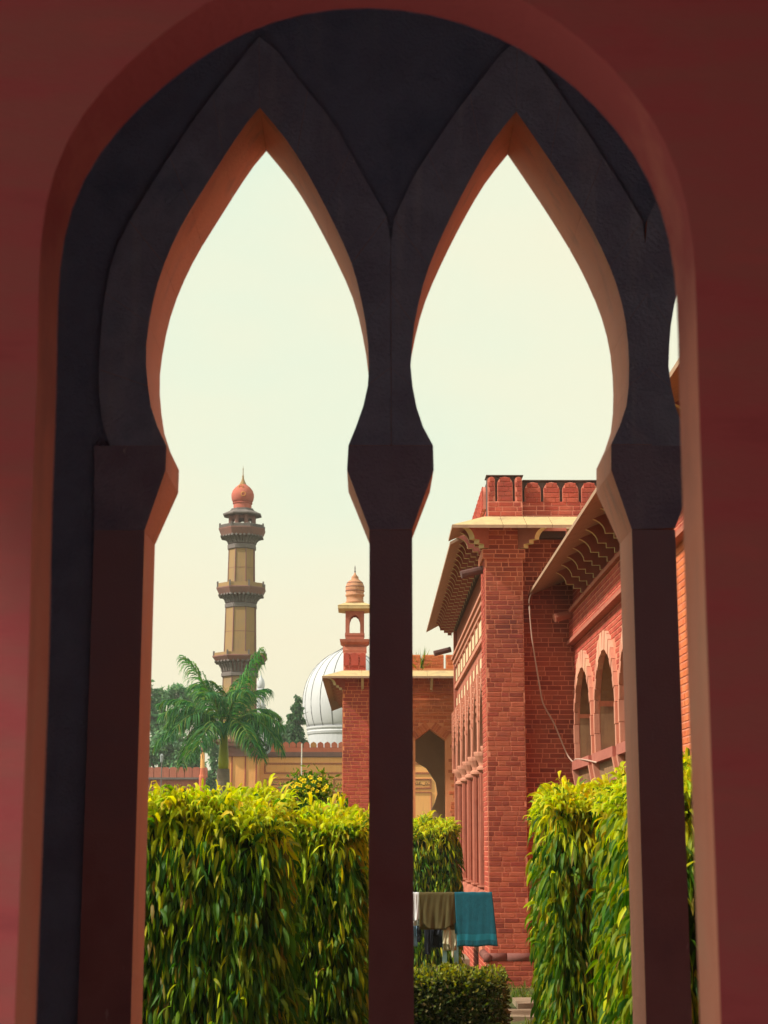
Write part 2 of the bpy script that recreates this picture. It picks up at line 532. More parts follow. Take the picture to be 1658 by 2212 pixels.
def thing(name, label, cat, loc, group=None):
    o = bpy.data.objects.new(name, None)
    o.empty_display_size = 0.2
    COL.objects.link(o)
    o.location = loc
    ORIGIN[o.name] = Vector(loc)
    return tag(o, label, cat, group)


def tag(o, label, cat, group=None):
    o['label'] = label
    o['category'] = cat
    if group:
        o['group'] = group
    return o


def place(name, me, parent, loc, rot=None, scale=(1, 1, 1), color=None):
    """one more object on shared mesh data, at a world place, under parent"""
    o = bpy.data.objects.new(name, me)
    COL.objects.link(o)
    o.parent = parent
    m = Matrix.LocRotScale(Vector(loc) - ORIGIN[parent.name], rot, Vector(scale))
    o.matrix_local = m
    if color is not None:
        o.color = (color[0], color[1], color[2], 1)
    ORIGIN[o.name] = ORIGIN[parent.name]
    return o


# unit bricks: x along the wall, -y outward, z up; arrises worn and a little crooked
def unit_brick(seed, mat):
    r = random.Random(seed)
    j = lambda a: r.uniform(-a, a)
    b = MB()
    back = [(-.5, 0, -.5), (.5, 0, -.5), (.5, 0, .5), (-.5, 0, .5)]
    mid = [(x * 1.0 + j(.02), -.55, z + j(.05)) for x, _, z in back]
    fr = [(x * .955 + j(.012), -1.0 + j(.12), z * .86 + j(.04)) for x, _, z in back]
    v = back + mid + fr
    b.raw(v, [(8, 9, 10, 11), (0, 1, 5, 4), (1, 2, 6, 5), (2, 3, 7, 6), (3, 0, 4, 7),
              (4, 5, 9, 8), (5, 6, 10, 9), (6, 7, 11, 10), (7, 4, 8, 11)])
    return b


UNIT = [unit_brick(i, None) for i in range(6)]
UNIT_V = [np.array(u.v) for u in UNIT]
UNIT_F = UNIT[0].f
UNIT_ME = {}


def unit_mesh(i, mat):
    if (i, mat) not in UNIT_ME:
        UNIT_ME[(i, mat)] = UNIT[i].mesh('brick', M[mat])
    return UNIT_ME[(i, mat)]


Q_FRONT = Quaternion((0, 0, 1), 0)                # wall face looking to the camera side (-y)
Q_LEFT = Quaternion((0, 0, 1), -math.pi / 2)      # wall face looking left (-x)


def wall_bricks(face, fixed, u0, u1, z0, z1, hole=None, course=0.076, length=0.235, joint=0.017, proud=0.007, seed=1, arch_top=None):
    """brick list (centre, w, h, proud, quaternion) of a wall face. face 'F': y = fixed, u is x; face 'L': x = fixed, u is y"""
    r = random.Random(seed)
    out = []
    nz = int(round((z1 - z0) / course))
    for k in range(nz):
        za, zb = z0 + k * course, z0 + (k + 1) * course
        u = u0 - r.uniform(0.0, 1.0) * length
        flip = k % 2
        i = 0
        while u < u1:
            w = length if (i + flip) % 3 != 2 else length * 0.5
            w *= r.uniform(0.94, 1.06)
            a, b = max(u, u0), min(u + w, u1)
            u += w
            i += 1
            if b - a < 0.045:
                continue
            zc, uc = (za + zb) / 2, (a + b) / 2
            if hole and hole(uc, zc, b - a):
                continue
            p = proud * r.uniform(0.75, 1.3)
            c = (uc, fixed, zc) if face == 'F' else (fixed, uc, zc)
            out.append((c, b - a - joint, zb - za - joint, p, face))
    return out


def lay(bricks, parent, mat, singles=0, key=None, name='brick', mass='brickwork'):
    """the `singles` largest in view as objects, the rest as one mass"""
    if key:
        bricks = sorted(bricks, key=key)
    for n, (c, w, h, p, face) in enumerate(bricks[:singles]):
        place(name, unit_mesh(n % 6, mat), parent, c, Q_FRONT if face == 'F' else Q_LEFT, (w, p, h))
    rest = bricks[singles:]
    if rest:
        V, Fs = [], []
        n = 0
        for i, (c, w, h, p, face) in enumerate(rest):
            q = UNIT_V[(i * 7 + i // 5) % 6] * np.array((w, p, h))
            if face == 'L':
                q = np.stack([q[:, 1], -q[:, 0], q[:, 2]], axis=1)
            V.append(q + np.array(c))
            Fs += [tuple(a + n for a in f) for f in UNIT_F]
            n += len(q)
        b = MB()
        b.v = [tuple(x) for x in np.concatenate(V)]
        b.f = Fs
        b.mi = [0] * len(Fs)
        b.build(mass, M[mat], parent, kind='stuff')


def pull(obj_pts, n):
    """resample a 2-D polyline to n+1 points by arc length"""
    p = np.array(obj_pts, float)
    d = np.concatenate([[0], np.cumsum(np.hypot(*np.diff(p, axis=0).T))])
    t = np.linspace(0, d[-1], n + 1)
    return np.stack([np.interp(t, d, p[:, 0]), np.interp(t, d, p[:, 1])], axis=1)


def smooth_line(pts, n):
    """Catmull-Rom through pts, then even resample"""
    p = [np.array(q, float) for q in pts]
    p = [2 * p[0] - p[1]] + p + [2 * p[-1] - p[-2]]
    out = []
    for i in range(1, len(p) - 2):
        for s in np.linspace(0, 1, 8, endpoint=False):
            a, b, c, d = p[i - 1], p[i], p[i + 1], p[i + 2]
            out.append(0.5 * (2 * b + (c - a) * s + (2 * a - 5 * b + 4 * c - d) * s * s + (3 * b - a - 3 * c + d) * s ** 3))
    out.append(p[-2])
    return pull(out, n)


def foliage_mesh(name, V, Fq, tint, mat, org):
    """numpy verts (n,3), quads (m,4), tint (n,3)"""
    me = bpy.data.meshes.new(name)
    me.vertices.add(len(V))
    me.vertices.foreach_set('co', (V - np.array(org)).astype(np.float32).ravel())
    me.loops.add(Fq.size)
    me.loops.foreach_set('vertex_index', Fq.astype(np.int32).ravel())
    k = Fq.shape[1]
    me.polygons.add(len(Fq))
    me.polygons.foreach_set('loop_start', np.arange(0, Fq.size, k, dtype=np.int32))
    me.polygons.foreach_set('use_smooth', np.ones(len(Fq), bool))
    me.update(calc_edges=True)
    a = me.color_attributes.new('tint', 'FLOAT_COLOR', 'POINT')
    c = np.ones((len(V), 4), np.float32)
    c[:, :3] = tint
    a.data.foreach_set('color', c.ravel())
    me.materials.append(mat)
    me.validate()
    return me


def link_mesh(name, me, parent=None, loc=None, kind=None):
    o = bpy.data.objects.new(name, me)
    COL.objects.link(o)
    if parent:
        o.parent = parent
        ORIGIN[o.name] = ORIGIN[parent.name]
    elif loc is not None:
        o.location = loc
        ORIGIN[o.name] = Vector(loc)
    if kind:
        o['kind'] = kind
    return o


def leaves(pos, d0, length, width, droop, stations=5, fold=0.25):
    """lance-shaped leaves that start along d0 and bend towards the ground; returns verts, quads, owner index"""
    n = len(pos)
    S = stations
    s = np.linspace(0, 1, S)
    wp = np.array([0.18, 0.85, 1.0, 0.62, 0.02]) if S == 5 else np.array([0.3, 1.0, 0.02])
    d0 = d0 / np.linalg.norm(d0, axis=1, keepdims=True)
    down = np.array([0, 0, -1.0])
    P = np.zeros((n, S, 3))
    P[:, 0] = pos
    D = np.zeros((n, S, 3))
    for i in range(S):
        k = (droop[:, None] * s[i])
        d = d0 * (1 - k) + down * k
        d /= np.linalg.norm(d, axis=1, keepdims=True) + 1e-9
        D[:, i] = d
        if i:
            P[:, i] = P[:, i - 1] + (D[:, i - 1] + d) * 0.5 * length[:, None] / (S - 1)
    rnd = rng.normal(size=(n, 3))
    side = np.cross(d0, rnd)
    side /= np.linalg.norm(side, axis=1, keepdims=True) + 1e-9
    V = np.zeros((n, S, 3, 3))
    for i in range(S):
        sd = side - D[:, i] * np.sum(side * D[:, i], axis=1, keepdims=True)
        sd /= np.linalg.norm(sd, axis=1, keepdims=True) + 1e-9
        nr = np.cross(D[:, i], sd)
        hw = width[:, None] * wp[i] * 0.5
        V[:, i, 0] = P[:, i] - sd * hw + nr * hw * fold
        V[:, i, 1] = P[:, i]
        V[:, i, 2] = P[:, i] + sd * hw + nr * hw * fold
    base = (np.arange(n) * S * 3)[:, None, None]
    q = []
    for i in range(S - 1):
        for c in range(2):
            a = i * 3 + c
            q.append([a, a + 1, a + 4, a + 3])
    Fq = (base + np.array(q)[None]).reshape(-1, 4)
    own = np.repeat(np.arange(n), S * 3)
    return V.reshape(-1, 3), Fq, own


# ------------------------------------------------------------------ the ground
g = MB()
nx, ny = 60, 80
xs = np.concatenate([np.linspace(-900, -14, 8), np.linspace(-12, 12, 45), np.linspace(14, 900, 8)])
ys = np.concatenate([np.linspace(-60, 4, 5), np.linspace(6, 48, 80), np.linspace(52, 1500, 12)])
gv = []
for y in ys:
    for x in xs:
        inn = 1.0 if (abs(x) < 12 and 6 < y < 48) else 0.0
        gv.append((x, y, inn * (0.025 * math.sin(x * 2.1 + y * .7) + 0.02 * math.sin(x * 5.3 - y * 3.1))))
W_ = len(xs)
g.raw(gv, [(j * W_ + i, j * W_ + i + 1, (j + 1) * W_ + i + 1, (j + 1) * W_ + i) for j in range(len(ys) - 1) for i in range(W_ - 1)])
o = g.build('ground', M['lawn'], smooth=True, kind='structure')

# ------------------------------------------------------------------ the verandah we stand in
FLOOR = 0.6
CEIL = 6.8
W0 = 3.0
W1 = W0 / 0.94
S0 = 6.5
b = MB()
b.box(-5, 3.1, -6, 7.3, 0.02, FLOOR)
b.build('verandah_floor', M['concrete'], kind='structure')
b = MB()
b.box(-5, 3.2, -5, 7.25, CEIL, CEIL + 0.25)
o = b.build('verandah_roof', M['cool_bounce'], loc=(0, 2, CEIL))
tag(o, 'flat plastered roof slab over the verandah, above the double arch', 'roof')

# near wall with one round arch, outline measured on its far edge
left = [(79, 2212), (101, 1557), (110, 1144), (121, 874), (126.5, 633), (132, 569), (145, 490), (169, 416), (211, 337), (285, 253),
        (369, 177), (448, 116), (554, 61), (659, 32), (738, 21), (795, 19)]
right = [(884, 24), (968, 45), (1068, 79), (1153, 124), (1237, 190), (1311, 258), (1369, 337), (1411, 417), (1437.6, 490), (1452, 559),
         (1458, 622), (1465, 804), (1475, 1121), (1491, 1621), (1510, 2212)]
ol = []
for px, py in left + right:
    p = at(px, py, W1)
    ol.append((p.x, p.z))
ol[0] = (ol[0][0], FLOOR)
ol[-1] = (ol[-1][0], FLOOR)
ol = smooth_line(ol, 110)
for it_ in range(40):                                  # ease out the measuring wobble without shrinking the arch
    lam = .5 if it_ % 2 == 0 else -.52
    ol[1:-1] += lam * ((ol[:-2] + ol[2:]) * .5 - ol[1:-1])
ol = [tuple(p) for p in ol]
wall = thing('verandah_wall', 'maroon painted brick wall with one wide round arch that frames the whole view', 'wall', (0, W0, FLOOR))
b = MB()
XL, XR = -4.6, 2.95
zt = CEIL - 0.002
ztop = max(z for x, z in ol)
zs = ztop - 0.45


def outer(p):
    x, z = p
    if z < zs:
        return (XL, z) if x < 0 else (XR, z)
    return (x, zt)


segs = list(zip(ol[:-1], ol[1:]))
for Y, rev in ((W0, False), (W1, True)):
    for p, q in segs:
        po, qo = outer(p), outer(q)
        poly = [p, q, qo, po]
        if (po[1] == zt) != (qo[1] == zt):
            poly = [p, q, qo, ((XL if p[0] < 0 else XR), zt), po]
            if qo[1] != zt:
                poly = [p, q, qo, (XR, zt), po]
        pts = [(x, Y, z) for x, z in poly]
        b.face(pts if not rev else pts[::-1], 1 if rev else 0)
b.build('wall_face', [M['painted'], M['cool_bounce']], wall)
b = MB()
for p, q in segs:
    b.face([(p[0], W1, p[1]), (q[0], W1, q[1]), (q[0], W0, q[1]), (p[0], W0, p[1])])
o = b.build('arch_reveal', M['jamb'], wall, smooth=True)


def arch_x(z, side):
    xs_ = [np.interp(z, *zip(*sorted([(pz, px) for px, pz in ol if (px < 0) == (side < 0) and pz <= ztop - 0.02])))]
    return xs_[0]


# sides of the room, and an added back wall that dims the near wall
b = MB()
b.box(2.95, 3.2, -5, 7.2, FLOOR, CEIL)
o = b.build('verandah_end_wall', M['painted'], loc=(3, 2, FLOOR))
tag(o, 'plain maroon end wall closing the verandah on the right, behind the near arch', 'wall')
b = MB()
b.box(-1.2, 2.949, -5.0, -4.7, FLOOR, CEIL)
b.box(-5.0, -1.201, -5.0, -4.7, FLOOR + 2.4, CEIL)
o = b.build('added_back_wall', M['painted'], loc=(0, -4.8, FLOOR))
tag(o, 'added unseen maroon wall behind the viewer, its low doorway dimming the near wall', 'wall')
b = MB()
b.box(-5.0, -4.6, W0, 7.2, FLOOR, CEIL)
o = b.build('verandah_end_wall', M['cool_bounce'], loc=(-4.8, 5, FLOOR))
tag(o, 'plain pale blue end wall closing the verandah on the left, beside the double arch', 'wall')

# ---- the arcade screen: pointed horseshoe arches on flared columns
def S(px, py):
    p = at(px, py, S0)
    return np.array((p.x, p.z))


scr = thing('arcade', 'dark stone arcade of two pointed arches on flared columns, seen against the sky', 'arcade', (0, S0, FLOOR))
T_SH, T_CAP = 0.33, 0.45
Linner_l = [(359, 963), (335, 911.5), (324.5, 874), (315, 791), (319, 712), (343, 601), (390, 490), (453.5, 385), (522, 279.5), (560.5, 232)]
Linner_r = [(560.5, 232), (617, 300.6), (664, 374), (722, 485), (764.6, 585), (791, 706.6), (796.5, 791), (793, 840), (781.8, 885), (766, 928), (752, 962)]
Louter_l = [(237, 963), (223.5, 921), (214, 874), (214, 764), (221.5, 675), (237, 580), (263.6, 506), (316, 416.6), (379.6, 316), (437.6, 232), (495.6, 158), (559, 79)]
Louter_r = [(559, 79), (596, 105.5), (648.5, 179), (717, 258), (791, 393), (843, 482), (843.5, 700), (844, 962)]
Rinner_l = [(935, 962), (915, 925.5), (901.5, 887), (892.5, 846), (886.5, 792), (889, 749), (897, 685.5), (920.8, 590.6), (957.7, 501), (1010.4, 395.5), (1063, 306), (1114.8, 240)]
Rinner_r = [(1114.8, 240), (1152.8, 295), (1216, 390), (1279.4, 495.7), (1326.8, 601), (1350.5, 691), (1358.5, 780), (1355.8, 857), (1345, 904), (1320, 960)]
Router_l = [(845, 962), (844.5, 700), (844, 486), (899.7, 369), (984, 242.5), (1089.5, 105.5), (1117, 84)]
Router_r = [(1117, 84), (1179, 158), (1274, 295), (1342.6, 401), (1391, 482), (1401, 700), (1411, 960)]


def arch_ring(inner, outer_, nv, shift=0.0, cut=None):
    sub = 3
    a = smooth_line([S(*p) for p in inner], nv * sub)
    if cut is None:
        c = smooth_line([S(*p) for p in outer_], nv * sub)
    else:
        c = pull([S(*p) for p in outer_], nv * sub)
    for i in range(nv):
        b = MB()
        A, C = a[i * sub:(i + 1) * sub + 1].copy(), c[i * sub:(i + 1) * sub + 1].copy()
        # a hair joint between stones
        for arr in (A, C):
            d0 = (arr[1] - arr[0]) / (np.linalg.norm(arr[1] - arr[0]) + 1e-9)
            d1 = (arr[-1] - arr[-2]) / (np.linalg.norm(arr[-1] - arr[-2]) + 1e-9)
            arr[0] += d0 * 0.0006
            arr[-1] -= d1 * 0.0006
        lip = random.uniform(0.0, 0.0025)
        for k in range(sub):
            q = [A[k], A[k + 1], C[k + 1], C[k]]
            pts = [(x + shift, S0 + lip, z) for x, z in q]
            o_ = Vector((0, T_CAP, 0))
            p0 = [Vector(p) for p in pts]
            p1 = [p + o_ for p in p0]
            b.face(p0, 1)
            b.face(p1[::-1])
            b.face([p0[1], p0[0], p1[0], p1[1]])          # intrados
            b.face([p0[3], p0[2], p1[2], p1[3]])
            if k == 0:
                b.face([p0[0], p0[3], p1[3], p1[0]])
            if k == sub - 1:
                b.face([p0[2], p0[1], p1[1], p1[2]])
        b.build('voussoir', [M['screen_stone'], M['slate_glare']], scr)


BAY = float(S(1411, 1100)[0] - S(844, 1100)[0])
arch_ring(Linner_l, Louter_l, 6)
arch_ring(Linner_r[:], Louter_r, 6, cut=True)
arch_ring(Rinner_l, Router_l, 6, cut=True)
arch_ring(Rinner_r, Router_r, 6, cut=True)
arch_ring(Rinner_l, Router_l, 6, shift=BAY, cut=True)
arch_ring(Rinner_r, Router_r, 6, shift=BAY, cut=True)
# joint backing: a thin core a finger's width behind the stones so the hair joints read dark, not lit
caps = [[(203, 963), (359, 963), (357, 1015.5), (311.5, 1146), (203, 1146)],
        [(752, 962.5), (935, 962.5), (936.5, 1014), (890, 1143), (797.6, 1144), (749, 1013)],
        [(1320, 960.5), (1502, 960.5), (1503, 1015), (1458, 1140), (1364.5, 1143.5), (1320, 1015)]]
caps_w = [[S(*p) for p in c] for c in caps]
caps_w.append([p + np.array((BAY, 0)) for p in caps_w[2]])
shafts = []
for ci, c in enumerate(caps_w):
    b = MB()
    zhi, zlo = c[0][1] - 0.001, min(p[1] for p in c)
    n = len(c)
    zk = c[2][1]                                   # below the kink the block tapers in depth to the shaft
    front = [Vector((x, S0 + 0.001, z)) for x, z in c]
    back = [Vector((x, S0 + (T_CAP if z > zk - 0.01 else T_SH), z)) for x, z in c]
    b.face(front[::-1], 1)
    b.face(back)
    for i in range(n):
        j = (i + 1) % n
        b.face([front[i], front[j], back[j], back[i]])
    b.build('capital', [M['screen_stone'], M['plum_glare']], scr)
    xl = min(p[0] for p in c if p[1] < zlo + 0.02)
    xr = max(p[0] for p in c if p[1] < zlo + 0.02)
    b = MB()
    b.box(xl, xr, S0 + 0.002, S0 + T_SH, FLOOR, zlo - 0.001)
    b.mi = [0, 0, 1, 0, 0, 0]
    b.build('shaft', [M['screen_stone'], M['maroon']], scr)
    b = MB()
    b.box(xl - 0.04, xr + 0.04, S0 - 0.04, S0 + T_SH + 0.04, FLOOR, FLOOR + 0.18)
    b.build('base', M['screen_stone'], scr)
# spandrel plate a little behind the rings
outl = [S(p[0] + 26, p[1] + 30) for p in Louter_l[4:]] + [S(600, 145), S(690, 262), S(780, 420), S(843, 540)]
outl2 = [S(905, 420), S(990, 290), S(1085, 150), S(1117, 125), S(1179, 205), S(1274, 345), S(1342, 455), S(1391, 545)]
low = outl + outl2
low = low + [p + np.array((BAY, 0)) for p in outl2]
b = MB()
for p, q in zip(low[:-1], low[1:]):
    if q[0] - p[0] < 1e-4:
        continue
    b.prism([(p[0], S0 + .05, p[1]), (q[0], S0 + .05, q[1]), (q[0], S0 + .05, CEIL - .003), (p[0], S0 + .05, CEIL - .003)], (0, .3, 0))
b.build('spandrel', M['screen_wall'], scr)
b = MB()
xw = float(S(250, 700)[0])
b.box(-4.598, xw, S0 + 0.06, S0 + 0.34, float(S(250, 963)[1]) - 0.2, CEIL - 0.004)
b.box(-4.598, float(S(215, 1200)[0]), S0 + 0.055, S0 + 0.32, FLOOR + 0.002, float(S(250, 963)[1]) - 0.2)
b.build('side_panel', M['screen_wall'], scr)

# ------------------------------------------------------------------ eaves, brackets and spouts shared by the brick buildings
def bracket_outline(out, drop):
    """profile in (outwards, down) under a sloping eave: a scallop, then three steps back to the wall"""
    pts = [(0.0, 0.0), (out, 0.30 * drop)]
    for t in np.linspace(0, 1, 7)[1:]:
        a = t * math.pi / 2
        pts.append((out - 0.42 * out * math.sin(a), 0.30 * drop + 0.36 * drop * (1 - math.cos(a)) * 1.0))
    x, z = pts[-1]
    st = x / 3.0
    dz = (drop - z) / 3.0
    for i in range(3):
        x -= st * 0.98
        pts.append((x, z))
        z += dz
        pts.append((x, z))
    pts[-1] = (0.0, z)
    return pts


def bracket_mesh(out, drop, thick):
    """local: +x outwards, z up, y along the wall; edges cream, cheeks brown"""
    pts = bracket_outline(out, drop)
    b = MB()
    b.prism([(x, -thick / 2, -z) for x, z in pts], (0, thick, 0), 0, 1)
    return b.mesh('bracket', [M['bracket'], M['cream']])


def eave_slab(a_in, a_out, b_out, b_in, t=0.05):
    """one sloping stone between two stations; *_in at the wall, *_out at the drip edge"""
    b = MB()
    p = [Vector(a_in), Vector(a_out), Vector(b_out), Vector(b_in)]
    up = Vector((0, 0, t))
    n = (p[1] - p[0]).cross(p[3] - p[0])
    if n.z < 0:
        p.reverse()
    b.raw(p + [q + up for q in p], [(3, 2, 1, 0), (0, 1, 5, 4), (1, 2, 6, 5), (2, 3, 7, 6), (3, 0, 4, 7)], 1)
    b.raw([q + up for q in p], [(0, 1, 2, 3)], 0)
    return b


def merlon_bricks(u0, u1, z0, z1, face, fixed, seed, course=0.076):
    """bricks of one round-headed merlon, clipped course by course to its outline"""
    r = random.Random(seed)
    w, hgt = u1 - u0, z1 - z0
    out = []
    n = max(3, int(round(hgt / course)))
    c = hgt / n
    for k in range(n):
        zc = z0 + (k + .5) * c
        t = (zc - (z1 - w * 0.52)) / (w * 0.52)
        half = w / 2 * (math.sqrt(max(0.0, 1 - max(0, t) ** 2)) if t > 0 else 1)
        half = max(half, 0.04)
        cut = r.uniform(-.25, .25) * half if k % 2 else r.choice((-.55, .5)) * half
        mid = (u0 + u1) / 2
        for a, b_ in ((mid - half, mid + cut), (mid + cut, mid + half)):
            if b_ - a > 0.03:
                cc = ((a + b_) / 2, fixed, zc) if face == 'F' else (fixed, (a + b_) / 2, zc)
                out.append((cc, b_ - a - .008, c - .008, .014, face))
    return out


def bricks_mesh(bricks):
    b = MB()
    for i, (c, w, h, p, face) in enumerate(bricks):
        q = UNIT_V[i % 6] * np.array((w, p, h))
        if face == 'L':
            q = np.stack([q[:, 1], -q[:, 0], q[:, 2]], axis=1)
        b.raw(q + np.array(c), UNIT_F)
    return b


def merlon(parent, u0, u1, z0, z1, face, fixed, depth, seed, mats):
    """one shield-shaped merlon: mortar body with its bricks proud of it"""
    mid, w = (u0 + u1) / 2, u1 - u0
    pts = [(u0, z0), (u1, z0)]
    zc = z1 - w * 0.52
    for t in np.linspace(0, 1, 11):
        a = math.pi * t
        pts.append((mid + w / 2 * math.cos(a), zc + w * 0.52 * math.sin(a)))
    b = MB()
    if face == 'F':
        b.prism([(u, fixed, z) for u, z in pts], (0, depth, 0), 0)
    else:
        b.prism([(fixed, u, z) for u, z in pts], (depth, 0, 0), 0)
    k = bricks_mesh(merlon_bricks(u0 + .006, u1 - .006, z0, z1 - .01, face, fixed, seed))
    b.raw(k.v, k.f, 1)
    b.build('merlon', [mats[0], mats[1]], parent)


# ------------------------------------------------------------------ the brick hall with the carved portico
PF = 26.0
XA, XB = xat(1050, PF, 1500), xat(1133, PF, 1500)          # corner pier
XW = xat(1240, PF + .4, 1450)                              # where the side wing starts
PEND = 38.6
Z_EAVE = zat(1140, PF - .6, 1080)
Z_ETOP = zat(1118, PF - .02, 1080)
Z_PAR0, Z_SLOT, Z_PAR1 = Z_ETOP + .02, zat(1082, PF), zat(1030, PF)
Z_BAND0, Z_BAND1 = zat(1207, PF, 1090), zat(1187, PF, 1090)
Z_TORUS = zat(2058, PF, 1090)
hall = thing('brick_hall', 'red brick hall with a corner pier, carved column porch and crenellated parapet', 'building', (2.2, PF, 0))
XF = XA + 0.07                                             # porch front, facing left
b = MB()
b.box(XA, XB, PF, PF + 0.9, 0, Z_BAND0)                    # pier
b.box(XB + .001, XW + 1.5, PF + .4, PF + 1.0, 0, Z_ETOP - .03)  # return wall
b.box(XA - .04, XB + .04, PF - .04, PF + .95, Z_BAND0, Z_BAND1)
b.box(XA + .002, XB - .002, PF + .003, PF + .9, Z_BAND1, Z_ETOP - .035)
b.build('core', M['mortar'], hall)
zt0_ = Z_TORUS - .07
pier = wall_bricks('F', PF, XA + .004, XB - .004, zt0_ + .05, Z_BAND0 - .004, seed=11)
ret = wall_bricks('F', PF + .4, XB + .02, XW + .06, 0.1, Z_ETOP - .05, seed=12)
lay(pier, hall, 'brick', singles=220, key=lambda t: -t[0][2] if t[0][2] > 0.9 else 5)
lay([t for t in ret if 3.2 < t[0][2] < 6.4], hall, 'brick', singles=80, key=lambda t: -t[0][2], mass='return_brickwork')
lay([t for t in ret if not 3.2 < t[0][2] < 6.4], hall, 'brick', mass='return_brickwork')
lay(wall_bricks('F', PF - .04, XA - .034, XB + .034, Z_BAND0 + .004, Z_BAND1 - .004, seed=13, course=(Z_BAND1 - Z_BAND0 - .008) / 2), hall, 'brick', mass='band_brickwork')
lay(wall_bricks('F', PF + .003, XA + .01, XB - .01, Z_BAND1 + .005, Z_ETOP - .06, seed=14), hall, 'brick', mass='frieze_brickwork')
lay(wall_bricks('L', XA, PF + .01, PF + .89, zt0_ + .05, Z_BAND0 - .01, seed=15), hall, 'brick_lit', mass='side_brickwork')
# plinth with its roll moulding
zt0 = Z_TORUS - .07
b = MB()
b.box(XA - .05, XB + .05, PF - .07, PF + .95, 0, zt0 - .06)
b.box(XA - .05, XF + 0.6, PF + .951, PEND, 0, 0.78)
b.build('plinth', M['mortar'], hall)
lay(wall_bricks('F', PF - .07, XA - .045, XB + .045, 0.02, zt0 - .07, seed=16), hall, 'brick', mass='plinth_brickwork')
lay(wall_bricks('L', XA - .05, PF - .06, PEND - .1, 0.02, zt0 - .07, seed=17), hall, 'brick_lit', mass='plinth_brickwork')
for xa, xb in ((XA - .09, XA + (XB - XA) * .42), (XA + (XB - XA) * .42 + .012, XB + .1)):
    b = MB()
    b.tube([(xa, PF - .03, zt0), (xb, PF - .03, zt0)], 0.066, 12)
    b.build('roll_moulding', M['roll'], hall, smooth=True)
b = MB()
b.tube([(XA - .03, PF - .1, zt0), (XA - .03, PF + .95, zt0)], 0.066, 12)
b.build('roll_moulding', M['roll'], hall, smooth=True)

# parapet: corner block forward of the rest
xc0, xc1 = xat(1053, PF, 1080), xat(1128, PF, 1080)
b = MB()
b.box(xc0, xc1, PF + .06, PF + .32, Z_PAR0, Z_PAR1 + .02, 0)
b.box(xc1 + .002, XW + 2.2, PF + .20, PF + .44, Z_PAR0 - .3, Z_PAR1 - .03, 0)
b.box(xc0 + .001, xc0 + .26, PF + .321, PEND, Z_PAR0 - .3, Z_PAR1 - .03, 0)
b.build('parapet_back', M['dark_stone'], hall)
b = MB()
b.box(xc0 - .02, xc1 + .02, PF + .005, PF + .36, Z_PAR1 + .022, Z_PAR1 + .036)
b.box(xc1 + .022, XW + 2.2, PF + .15, PF + .46, Z_PAR1 - .028, Z_PAR1 - .012)
b.build('parapet_coping', M['dark_stone'], hall)
b = MB()
b.box(xc0, xc1, PF + .012, PF + .058, Z_PAR0, Z_SLOT)
b.box(xc1 + .002, XW + 2.2, PF + .152, PF + .198, Z_PAR0 - .2, Z_SLOT - .0)
b.build('parapet_base', M['mortar_lit'], hall)
lay(wall_bricks('F', PF + .012, xc0 + .004, xc1 - .004, Z_PAR0 + .01, Z_SLOT - .004, seed=21), hall, 'brick_lit', mass='parapet_brickwork')
lay(wall_bricks('F', PF + .152, xc1 + .01, XW + 2.2, Z_PAR0 - .1, Z_SLOT - .004, seed=22), hall, 'brick_lit', mass='parapet_brickwork')
mm = (M['mortar_lit'], M['brick_lit'])
for i, (a, c) in enumerate(((1053, 1069.5), (1073.5, 1107.5), (1111.5, 1128))):
    merlon(hall, xat(a, PF, 1060) + .002, xat(c, PF, 1060) - .002, Z_SLOT + .002, Z_PAR1 + .01, 'F', PF + .015, .043, 30 + i, mm)
pit = xat(1171.5, PF, 1060) - xat(1130.5, PF, 1060)
x = xat(1134.5, PF, 1060)
for i in range(11):
    merlon(hall, x, x + pit * .86, Z_SLOT + .002, Z_PAR1 - .05, 'F', PF + .155, .043, 40 + i, mm)
    x += pit
# side parapet (facing left, sharply foreshortened)
y = PF + .40
for i in range(34):
    merlon(hall, y, y + .29, Z_SLOT - .05, Z_PAR1 - .05, 'L', xc0 - .045, .044, 60 + i, mm)
    y += .345
lay(wall_bricks('L', xc0, PF + .33, PEND - .1, Z_PAR0 - .05, Z_SLOT - .06, seed=23), hall, 'brick_lit', mass='parapet_brickwork')

# sloping eave: front run and side run
OUT = XA - xat(976, PF - .6, 1140)
yo = PF - .6
ex = [XA - OUT, XA + .25, XB + .02, XB + .42, XW + .35]
for i in range(4):
    xa, xb = ex[i] + .003, ex[i + 1] - .003
    xia = XA if i == 0 else xa
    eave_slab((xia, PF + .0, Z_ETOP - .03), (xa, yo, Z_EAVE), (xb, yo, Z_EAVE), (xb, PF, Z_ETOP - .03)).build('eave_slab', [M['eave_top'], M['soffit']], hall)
ys_ = [PF - .6] + list(np.arange(PF + .62, PEND - .3, 1.02)) + [PEND - .2]
for i in range(len(ys_) - 1):
    ya, yb = ys_[i] + (.11 if i == 1 else .006), ys_[i + 1] - .006
    yia = PF if i == 0 else ya
    dz = -.035 if i else 0.0
    dx = .03 if i else 0
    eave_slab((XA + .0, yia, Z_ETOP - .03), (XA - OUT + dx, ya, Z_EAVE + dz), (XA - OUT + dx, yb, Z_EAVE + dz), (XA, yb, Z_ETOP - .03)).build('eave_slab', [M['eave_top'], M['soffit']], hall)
DROP = Z_ETOP - .06 - Z_BAND1 + .04
bm_ = bracket_mesh(OUT * .82, DROP, .075)
y = PF + .25
while y < PEND - .6:
    place('bracket', bm_, hall, (XA + .03, y, Z_ETOP - .045), Quaternion((0, 0, 1), math.pi))
    y += .49
bdiag = bracket_mesh(OUT * 1.08, DROP, .11)
place('bracket', bdiag, hall, (XA + .03, PF + .03, Z_ETOP - .06), Quaternion((0, 0, 1), R(-135)), (1, 1, 1))
